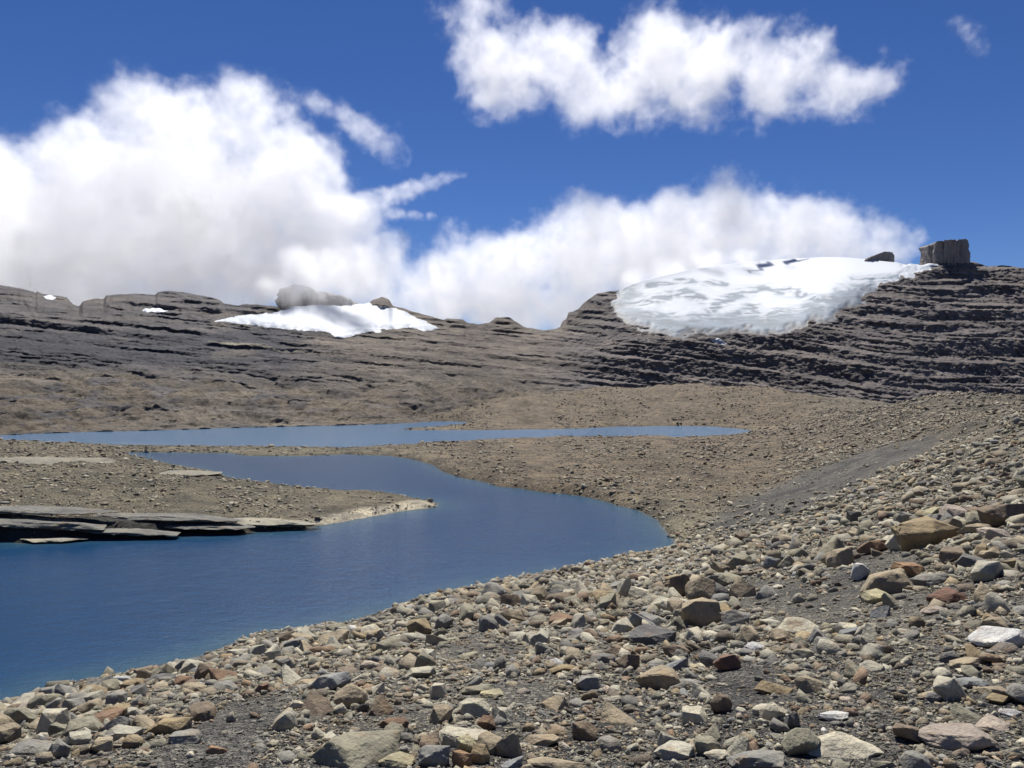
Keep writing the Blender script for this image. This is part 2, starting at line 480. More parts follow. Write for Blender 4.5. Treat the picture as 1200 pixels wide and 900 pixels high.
th = np.concatenate([np.linspace(-math.pi, -.80, 36)[:-1], np.linspace(-.80, .80, 450), np.linspace(.80, math.pi, 36)[1:]])
rr = np.concatenate([[.02, .25, .6], np.exp(np.linspace(math.log(1.0), math.log(700), 440)), [900, 1300, 2000, 4000, 9000, 25000]])
TT, RR = np.meshgrid(th, rr)
GX, GY = np.sin(TT) * RR, np.cos(TT) * RR
GZ, GSD = ground_z(GX, GY, True)
mesh_np('ground', np.stack([GX, GY, GZ], -1).reshape(-1, 3), grid_faces(len(rr), len(th))[:, ::-1], M_GROUND, {'albedo': zone_albedo(GX, GY, GSD).reshape(-1, 3)})
tag(bpy.data.objects['ground'], kind='structure')
for y0, y1, mt_ in ((9, 161.5, M_WATER), (161.5, 330, M_WATER2)):       # the causeway parts the lower lake from the upper one
    xs_ = np.concatenate([np.linspace(-420, -70, 12)[:-1], np.linspace(-70, 90, 170), np.linspace(90, 260, 12)[1:]]); ys_ = np.linspace(y0, y1, 110)
    lx, ly = np.meshgrid(xs_, ys_)
    tag(mesh_np('lake_water', np.stack([lx, ly, np.full_like(lx, WATER)], -1).reshape(-1, 3), grid_faces(len(ys_), len(xs_)), mt_,
                {'shore': np.clip(-land_sd(lx, ly) / 6.0, 0, 1).ravel()}), kind='structure')

# ------------------------------------------------------------------ mountains: stepped rock layers, built from the foot to the crest
CREST = [(-600, 335), (-250, 322), (-80, 330), (0, 334), (30, 339), (42, 343), (44, 341), (46, 343), (60, 346), (78, 348), (82, 353), (86, 357), (93, 359), (97, 353), (110, 350), (122, 350), (124, 346), (157, 344),
         (182, 345.5), (185, 342), (200, 341), (213, 342), (240, 347), (257, 351), (263, 356), (280, 358), (290, 356), (327, 359.5), (330, 364), (345, 361), (370, 359), (400, 360), (430, 357), (436, 352), (447, 347.5), (456, 351),
         (460, 358), (478, 363), (490, 367), (503, 370), (520, 375), (524, 373), (543, 374.5), (547, 378), (560, 380), (573, 378), (582, 372), (597, 371.5), (603, 376), (610, 380), (613, 383), (643, 388), (655, 389.5),
         (658, 378), (664, 373.5), (666, 366), (677, 363), (684, 355), (691, 350), (700, 343.5), (713, 341.5), (724, 341), (733, 338), (755, 330), (770, 326), (790, 321), (820, 315), (850, 311), (900, 306), (950, 303), (1003, 302), (1047, 311),
         (1075, 310), (1083, 309), (1132, 307), (1140, 306.5), (1147, 308.5), (1157, 312), (1178, 311), (1200, 314), (1300, 318), (1400, 330), (1700, 350)]
FOOT = [(-600, 525), (-300, 516), (0, 510.5), (67, 507), (200, 504), (300, 500.5), (400, 498.5), (467, 496.5), (533, 494.5), (570, 486), (600, 472), (650, 467), (700, 464), (800, 459), (900, 466), (1000, 478), (1100, 482), (1200, 482), (1700, 482)]
FOOT_D = [(-600, 155), (-300, 184), (0, 204), (67, 220), (200, 236), (300, 257), (400, 271), (467, 287), (533, 312), (570, 390), (600, 470), (650, 530), (700, 580), (800, 610), (900, 630), (1000, 565), (1060, 560), (1140, 630), (1200, 640), (1700, 600)]
GLACIER = [(718, 358), (722, 346), (728, 338), (734, 300), (900, 250), (1003, 250), (1022, 285), (1047, 300), (1066, 308), (1099, 309.5), (1101, 312.5), (1086, 315), (1068, 317.5), (1070, 324), (1056, 326), (1053, 329), (1027, 331), (1024, 342), (1010, 347), (1014, 356),
           (1000, 359), (987, 361), (979, 371), (973, 378), (950, 378), (940, 385), (922, 387), (912, 393), (887, 391), (866, 388), (850, 391), (837, 393), (815, 391), (800, 396), (785, 393), (768, 389), (750, 384), (735, 379), (722, 374)]
SNOW = [(250, 376), (280, 370), (325, 366), (338, 361), (350, 345), (370, 342), (400, 345), (429, 350), (437, 358), (452, 360), (470, 363), (490, 373), (500, 377), (515, 385), (497, 388), (480, 384), (467, 385), (443, 386), (452, 390), (430, 389), (413, 393), (405, 396), (396, 395), (380, 388), (350, 387), (320, 384), (280, 379)]
PATCHES = [[(166, 364), (170, 361.5), (185, 361), (197, 363.5), (193, 365.5), (172, 366)], [(50, 347), (58, 345.5), (66, 348.5), (62, 351), (54, 350)], [(453, 371), (462, 369), (470, 372), (498, 377), (478, 378), (460, 375)]]
SUBPATCH = [(832, 398), (842, 396), (852, 403), (848, 404), (838, 402)]

NC, NR = 1180, 236
pxs = np.concatenate([np.linspace(-600, -40, 80)[:-1], np.linspace(-40, 1240, 860), np.linspace(1240, 1700, 70)[1:]])
NC = len(pxs)


def prof(tab, x):
    t = np.array(tab, float); return np.interp(x, t[:, 0], t[:, 1])


crest = prof(CREST, pxs) + fbm(pxs / 9, 0, 4.0, 3) * .7 * ss(470, 440, np.where((pxs > 725) & (pxs < 1060), 500, 0))
_c = np.exp(-.5 * (np.arange(-48, 49) / 16) ** 2); _c /= _c.sum()
_w = ss(745, 775, pxs) * ss(1078, 1062, pxs)
crest = crest * (1 - _w) + np.convolve(np.pad(crest, 48, mode='edge'), _c, 'valid') * _w          # the rounded snow crest
e0 = (HY - prof(FOOT, pxs)) / FOC; e1 = (HY - crest) / FOC
_k = np.exp(-.5 * (np.arange(-120, 121) / 40) ** 2); _k /= _k.sum()
es = np.convolve(np.pad(e1, 120, mode='edge'), _k, 'valid')
tt = np.linspace(0, 1, NR)
Emap = e0[None] + (es - e0)[None] * tt[:, None] + (e1 - es)[None] * ss(.8, 1, tt)[:, None]
PX = np.broadcast_to(pxs[None], Emap.shape); PY = HY - Emap * FOC


def mask2(poly): return poly_sd(PX, PY, np.array(poly, np.float32)).reshape(PX.shape)


sd_gl = mask2(GLACIER) + fbm(PX / 15, PY / 8, 2.0, 4, .55) * 5.0
sd_sn = mask2(SNOW) + fbm(PX / 9, PY / 4, 6.0, 3) * 1.6
sd_pt = [mask2(p) + fbm(PX / 5, PY / 3, 1.0, 2) * .5 for p in PATCHES]
sd_sub = mask2(SUBPATCH)
icy = np.maximum(ss(-3, 2, sd_gl), ss(-3, 2, sd_sn))
right = ss(610, 760, PX)                               # 0 the gentle western slopes, 1 the cliffs under the glacier
# how much of the slope is bare layered rock (1) and how much rubble apron (0)
edge_py = np.interp(pxs, [-600, 0, 100, 250, 400, 520, 640, 760, 900, 1300], [432, 425, 420, 432, 438, 425, 440, 470, 520, 520])[None]
bare = ss(14, -10, PY - edge_py - 10 - 10 * fbm(PX / 60, PY / 25, 3.0, 3))
bare = np.maximum(bare, .95 * ss(.02, .35, fbm(PX / 42, PY / 7, 9.0, 4)))
D = np.empty_like(Emap)
D[0] = prof(FOOT_D, pxs)
DIPZ = prof([(-600, -40), (0, 0), (330, 34), (655, 66), (800, 82), (1030, 116), (1100, 121), (1200, 123), (1700, 135)], pxs)
_q = np.exp(-.5 * (np.arange(-40, 41) / 14) ** 2); _q /= _q.sum(); DIPZ = np.convolve(np.pad(DIPZ, 40, mode='edge'), _q, 'valid')
RISER = np.zeros_like(Emap)
for r in range(NR):
    if r:
        e = Emap[r - 1]; z = e * D[r - 1]; x = (pxs - 600) / FOC * D[r - 1]
        k = right[r - 1]
        warp = fbm(x / 160, z / 120, 2.0, 3); jag = fbm(x / 5, z / 3, 7.0, 3, .6)
        T = 6.2
        zz = e * FOC + DIPZ + warp * (2.2 - .9 * k) + jag * (.36 - .06 * k)
        q = zz / T + 1.1 * pn(zz / (T * 2.7), x / 400, 4.0)
        q2 = zz / (T * .31) + .9 * pn(zz / T, x / 200, 9.0) + 7.7
        cell = np.floor(q); f = q - cell
        rf = .50 + .13 * k + (.22 + .2 * k) * pn(cell * 3.71, x / 90, 5.0)
        rs = ss(rf + .05, rf - .05, f) * ss(-.01, .06, f)
        c2 = np.floor(q2); f2 = q2 - c2; rs2 = ss(.55, .45, f2) * ss(0, .08, f2)
        pres = ss(-.3, .3, pn(x / 45, cell * .77, 8.0) + .6 * pn(x / 14, cell * .77, 18.0) + .30 * k - .06 + .5 * pn(x / 130, cell * .31, 28.0) * (1 - k))
        rs = np.clip(rs * pres + .6 * rs2 * ss(-.25, .3, pn(x / 20, c2 * .63, 3.0)), 0, 1) * (.25 + .75 * bare[r - 1])
        q0 = zz / 21 + .6 * pn(zz / 40, x / 300, 14.0); c0 = np.floor(q0); f0 = q0 - c0
        rs = np.clip(np.maximum(rs, .75 * k * ss(.62, .52, f0) * ss(0, .05, f0) * ss(-.5, 0, pn(x / 60, c0 * .7, 6.0)) + .1 * rs), 0, 1)
        ml = np.maximum(.19 + .10 * k, e + .085)
        mr = 1.2 + .35 * k + (.7 + .5 * k) * pn(x / 30, cell * 1.3, 2.0)
        mr = np.maximum(mr, e + .45)
        mm = np.exp(np.log(ml) + (np.log(mr) - np.log(ml)) * rs)
        sm = icy[r - 1]
        mm = mm * (1 - sm) + np.maximum(.42, e + .16) * sm
        D[r] = D[r - 1] + D[r - 1] * (Emap[r] - e) / (mm - e)
        RISER[r] = rs * (1 - sm)


def blur(a, sg, axis):
    k = np.exp(-.5 * (np.arange(-3 * sg, 3 * sg + 1) / sg) ** 2); k /= k.sum()
    p = [(0, 0), (0, 0)]; p[axis] = (3 * sg, 3 * sg)
    b = np.pad(a, p, mode='edge'); n = a.shape[axis]
    return sum(k[i] * (b[i:i + n] if axis == 0 else b[:, i:i + n]) for i in range(len(k)))


# steps follow the layers; the general slope is kept even from one column to the next
Dr = blur(D, 9, 0)
D = blur(Dr, 22, 1) + blur(D - Dr, 1, 1) * 1.15 * (1 - .9 * icy)
Xm = (PX - 600) / FOC * D; Zm = Emap * D
fade = ss(0, .06, tt)[:, None]
rough = fbm(Xm / 5.5, Zm / 3.2, D / 25, 5, .68)
but = np.abs(fbm(Xm / 20, Zm / 60, 4.0, 4, .6))                    # upright joints in the cliffs
D2 = D + fade * (rough * (.9 + 1.5 * bare * right * .6) * (1 - icy) + (but * 4 - 1) * RISER * right)
lobe = fbm(PX / 90, PY / 90, 7.0, 2) * 5 * right * fade * (1 - icy)
D2 = D2 + lobe
hum = (-np.abs(fbm(Xm / 26, D / 60, 33.0, 4, .55)) * 3.0 + fbm(Xm / 16, D / 16, 2.0, 5, .6) * 1.5 + np.maximum(fbm(Xm / 34, D / 22, 12.0, 4, .55), 0) * 1.3) * (1 - .75 * bare) * fade * (1 - right)
Xm = (PX - 600) / FOC * D2; Zm = Emap * D2 + (hum + .5 * fbm(Xm / 5, D / 5, 6.0, 4, .6)) * (1 - icy) * ss(1.0, .93, tt)[:, None]
Dc = D2
# the far side falls away behind the crest
back = [(1.03, .97), (1.12, .86), (1.35, .5), (1.8, -.08)]
Xb = np.stack([Xm[-1] * a for a, b in back]); Yb = np.stack([Dc[-1] * a for a, b in back]); Zb = np.stack([Zm[-1] * b for a, b in back])
XM, YM, ZM = np.vstack([Xm, Xb]), np.vstack([Dc, Yb]), np.vstack([Zm, Zb])
NRB = NR + len(back)
bareB = np.vstack([bare, np.repeat(bare[-1:], len(back), 0)]); rightB = np.vstack([right, np.repeat(right[-1:], len(back), 0)])
g1 = np.array([.140, .119, .093]); g2 = np.array([.104, .097, .101]); g3 = np.array([.152, .135, .133]); g4 = np.array([.19, .168, .138])  # g2: grey violet bare rock, darkened in place of the cloud shadow
alb = g1 + (g2 - g1) * bareB[..., None]; warm = (ss(300, 430, np.vstack([PX, np.repeat(PX[-1:], len(back), 0)])) * (1 - rightB) * bareB)[..., None]
alb = alb + (np.array([.150, .128, .108]) - alb) * warm * .8; alb = alb + (g3 - alb) * (rightB * bareB)[..., None]
# each layer has its own rock: darker beds, paler sandstone beds
_PXB, _PYB = np.vstack([PX, np.repeat(PX[-1:], len(back), 0)]), np.vstack([PY, np.repeat(PY[-1:], len(back), 0)])
lay = HY - _PYB + DIPZ[None] + 1.5 * fbm(XM / 40, ZM / 12, 9.0, 3)
bed = 1 + .34 * pn(lay / 5.5, _PXB / 260, 3.0) + .22 * pn(lay / 2.4, _PXB / 150, 7.0)
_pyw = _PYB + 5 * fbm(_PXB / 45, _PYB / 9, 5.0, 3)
cloud_shade = ss(382, 394, _pyw) * ss(436, 424, _pyw) * ss(400, 300, _PXB + 50 * pn(lay / 4, _PXB / 60, 5.0))  # cloud shadow across the western slope, painted into the rock colour
sand = ss(2.2, .8, np.abs(lay - 87 - 2 * pn(_PXB / 40, 0, 3.0))) * ss(225, 275, _PXB) * ss(370, 345, _PXB)
alb = alb * (1 + (bed - 1) * (.35 + .65 * bareB))[..., None]
alb = alb + (np.array([.045, .047, .060]) - alb) * (.85 * cloud_shade)[..., None]
alb = alb + (np.array([.27, .25, .20]) - alb) * (.8 * sand)[..., None]
tanw = ss(.1, .6, fbm(XM / 60, ZM / 14, 5.0, 4))[..., None] * (1 - .7 * rightB[..., None])
alb = alb + (g4 - alb) * tanw * .55


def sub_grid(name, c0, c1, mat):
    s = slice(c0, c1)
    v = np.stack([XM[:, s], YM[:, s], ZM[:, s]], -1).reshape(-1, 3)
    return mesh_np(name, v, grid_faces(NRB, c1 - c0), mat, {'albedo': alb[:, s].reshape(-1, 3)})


split = int(np.searchsorted(pxs, 655.5))
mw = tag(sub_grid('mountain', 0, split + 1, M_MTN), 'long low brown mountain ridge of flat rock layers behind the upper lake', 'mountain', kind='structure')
me_ = tag(sub_grid('mountain', split, NC, M_MTN), 'dark mountain of stepped cliffs under the glacier', 'mountain', kind='structure')


def drape(name, sd, thick, ice, grow=-2.5, where=None, parent=None):
    """snow or ice lying on the mountain: the slope itself raised by its thickness"""
    sdb = np.vstack([sd] + [sd[-1:] - 0.0] * len(back))
    icb = np.vstack([ice] + [ice[-1:]] * len(back))
    off = np.clip(sdb * .22, -1.2, thick)
    crk = np.vstack([ice] + [ice[-1:]] * len(back))
    off = off - crk * min(thick, 3) * .04 * ss(2, 6, sdb) + (sdb > 2) * (fbm(XM / 22, ZM / 6, 5.0, 4) * min(thick, 3) * .02)
    V = np.stack([XM, YM - off * .5, ZM + off * .8], -1).reshape(-1, 3)
    F = grid_faces(NRB, NC)
    rows_ok = np.arange(NRB - 1) < NRB - 3
    keep = (sdb.ravel()[F] > grow).all(1) & np.repeat(rows_ok, NC - 1)
    if where is not None:
        wb = np.vstack([where] + [where[-1:]] * len(back)).ravel()
        keep &= wb[F[:, 0]]
    F = F[keep]
    u, inv = np.unique(F, return_inverse=True)
    return mesh_np(name, V[u], inv.reshape(-1, 4), M_SNOW, {'ice': icb.ravel()[u]}, parent=parent)


gpx, gpy = PX, PY
low = ss(32, 6, sd_gl) * ss(318, 350, PY)
_fl = PY + 7 * fbm(PX / 60, PY / 45, 5.0, 2)
strk = np.maximum(ss(.30, .06, np.abs(fbm(PX / 55, _fl / 8, 6.0, 3, .55))), .8 * ss(.05, .4, fbm(PX / 22, _fl / 4.5, 16.0, 3, .55)))


def near_line(pts, w):
    P_ = np.array(pts, float); best = np.full(PX.shape, 1e9)
    for (ax, ay), (bx, by) in zip(P_[:-1], P_[1:]):
        t = np.clip(((PX - ax) * (bx - ax) + (PY - ay) * (by - ay)) / ((bx - ax) ** 2 + (by - ay) ** 2), 0, 1)
        best = np.minimum(best, np.hypot(PX - ax - t * (bx - ax), (PY - ay - t * (by - ay)) * 1.25))
    return np.exp(-(best / w) ** 2)


wob = fbm(PX / 14, PY / 9, 3.0, 3)
LINES = [([(826, 372), (843, 356), (867, 346), (900, 340), (935, 345), (974, 357)], 5), ([(880, 366), (900, 372), (935, 372)], 9), ([(724, 362), (770, 352), (800, 343), (822, 352)], 5),
         ([(735, 378), (790, 384), (850, 384), (920, 380)], 9), ([(1000, 326), (1030, 329), (1052, 326)], 3.5), ([(760, 336), (800, 330), (850, 334)], 3), ([(930, 375), (965, 368)], 7)]
ice = np.zeros_like(PX)
for pts, w in LINES:
    ice = np.maximum(ice, near_line(pts, w * 1.25) * ss(-.9, .35, wob + .25))
ice = np.clip(np.maximum(ice * (.2 + .8 * strk), low * (.55 + .45 * strk)) * 1.9 + .12 * strk * ss(316, 345, PY), 0, 1)
ice = ice + .9 * ss(6.5, .5, sd_gl + 2.5 * fbm(PX / 8, PY / 5, 44.0, 3)) * ss(340, 365, PY)        # grit melting out along the lower edge
crev = np.clip(ice, 0, 1)
front = (sd_gl < 15 + 4 * wob) & (PY > 352)
g = drape('glacier', sd_gl, 1.6, ice, where=~front)
tag(g, 'white glacier tongue with blue grey crevassed edge on the dark stepped mountain', 'glacier')
tag(drape('ice_front', sd_gl, 1.6, ice, where=front, parent=g), 'blue grey crevassed lower edge of the glacier')
s_ = drape('snow_field', sd_sn, 1.0, np.clip(.35 * ss(8, 1, sd_sn) * strk, 0, 1))
tag(s_, 'broad smooth snow field below the cloud wrapped summit', 'snow field')
for sdp, lab in zip(sd_pt, ('small oval snow patch below the flat topped crest', 'tiny snow scrap on the crest beside the notch', 'thin snow streak beside the broad snow field')):
    tag(drape('snow_patch', sdp, .8, np.zeros_like(PX), -1.6), lab, 'snow patch')
tag(drape('ice_block', sd_sub, 1.5, np.full_like(PX, .35), -1.6), 'small detached ice patch on the ledge below the glacier edge', 'ice patch')


def mtn_at(px, frac=1.0):
    c = int(np.argmin(abs(pxs - px))); r = int((NR - 1) * frac)
    return XM[r, c], YM[r, c], ZM[r, c]


# ------------------------------------------------------------------ rocks
ICO = {}


def ico(n):
    if n not in ICO:
        bm = bmesh.new(); bmesh.ops.create_icosphere(bm, subdivisions=n, radius=1)
        bm.verts.ensure_lookup_table()
        ICO[n] = (np.array([v.co[:] for v in bm.verts]), np.array([[v.index for v in f.verts] for f in bm.faces], np.int32))
        bm.free()
    return ICO[n]


def hull_bm(seed, kind):
    """an angular stone: the hull of a jittered, joint-bounded block"""
    r = np.random.default_rng(seed)

    def ring(n, r0, r1, z0, z1):
        a = (np.arange(n) + r.uniform(-.42, .42, n)) * 2 * np.pi / n + r.uniform(0, 6)
        q = r.uniform(r0, r1, n)
        return np.stack([np.cos(a) * q, np.sin(a) * q, r.uniform(z0, z1, n)], 1)
    if kind == 'slab':
        c = np.vstack([ring(5, .6, .95, -1, -.7), ring(6, .85, 1.08, -.5, .4), ring(5, .5, .92, .45, 1)])
        c[:, 2] += .45 * r.normal() * c[:, 0]
    elif kind == 'wedge':
        t = r.uniform(-.75, .75, 2)
        c = np.vstack([ring(6, .7, 1.05, -1, -.55), ring(3, .05, .38, .6, 1) + [t[0], t[1], 0], ring(3, .6, .95, -.4, .3)])
    elif kind == 'round':
        p = r.normal(size=(22, 3)); p /= np.linalg.norm(p, axis=1)[:, None]
        c = p * r.uniform(.86, 1.02, (22, 1)); c[:, 2] = np.maximum(c[:, 2], -.7)
    else:
        c = np.vstack([ring(5, .6, .95, -1, -.6), ring(5, .8, 1.08, -.5, .5), ring(4, .3, .85, .5, 1)])
        c[:, 2] += .35 * r.normal() * c[:, 1]
    a = r.uniform(0, 6.28); ca, sa = math.cos(a), math.sin(a)
    c = np.stack([c[:, 0] * ca - c[:, 1] * sa, c[:, 0] * sa + c[:, 1] * ca, c[:, 2]], 1)
    bm = bmesh.new()
    for p in c: bm.verts.new(p)
    h = bmesh.ops.convex_hull(bm, input=bm.verts[:])
    bad = [g for g in h['geom_interior'] + h['geom_unused'] if isinstance(g, bmesh.types.BMVert)]
    bmesh.ops.delete(bm, geom=list(set(bad)), context='VERTS')
    bmesh.ops.recalc_face_normals(bm, faces=bm.faces[:])
    return bm


def bm_np(bm):
    bmesh.ops.triangulate(bm, faces=bm.faces[:])
    bm.verts.ensure_lookup_table(); bm.verts.index_update()
    v = np.array([q.co[:] for q in bm.verts]); f = np.array([[q.index for q in g.verts] for g in bm.faces], np.int32)
    bm.free()
    lo_, hi_ = v.min(0), v.max(0)
    return (v - (lo_ + hi_) / 2) / ((hi_ - lo_) / 2), f


def rock_shape(seed, cuts, kind='block', rough=.05):
    bm = hull_bm(seed, kind)
    if cuts == 0:
        return bm_np(bm)
    bmesh.ops.dissolve_limit(bm, angle_limit=R(7), verts=bm.verts[:], edges=bm.edges[:])
    bmesh.ops.bevel(bm, geom=bm.edges[:], offset=.06 if kind == 'round' else .022, segments=1, affect='EDGES', clamp_overlap=True)
    bmesh.ops.triangulate(bm, faces=bm.faces[:])
    for k in range(8):                                            # even out the facets, longest edges first
        lim = 2.0 / cuts
        e = [q for q in bm.edges if q.calc_length() > lim]
        if not e: break
        bmesh.ops.subdivide_edges(bm, edges=e, cuts=1)
        bmesh.ops.triangulate(bm, faces=[g for g in bm.faces if len(g.verts) > 3])
    v, f = bm_np(bm)
    r = np.random.default_rng(seed + 1)
    o = r.uniform(0, 60, 3)
    a = fbm(v[:, 0] * 1.3 + o[0], v[:, 1] * 1.3 + o[1], v[:, 2] * 1.3 + o[2], 5, .55)
    lay = pn(v[:, 0] * .5 + o[1], v[:, 1] * .5 + o[2], v[:, 2] * 7 + o[0])
    nick = np.minimum(fbm(v[:, 0] * 3.1 + o[2], v[:, 1] * 3.1 + o[0], v[:, 2] * 3.1 + o[1], 3) + .25, 0)
    v = v * (1 + rough * .6 * a + rough * .35 * lay + rough * 1.7 * nick)[:, None]
    lo_, hi_ = v.min(0), v.max(0)
    return (v - (lo_ + hi_) / 2) / ((hi_ - lo_) / 2), f


PAL = dict(rust=(.195, .125, .078), orange=(.26, .16, .09), brown=(.175, .135, .095), tan=(.295, .243, .165), ochre=(.26, .20, .115), cream=(.45, .41, .31), white=(.50, .49, .46),
           grey=(.215, .207, .182), pale=(.37, .345, .268), dark=(.14, .135, .125), olive=(.24, .222, .16), red=(.175, .10, .07), pink=(.34, .285, .23), blue=(.21, .212, .205), yellow=(.36, .32, .20))

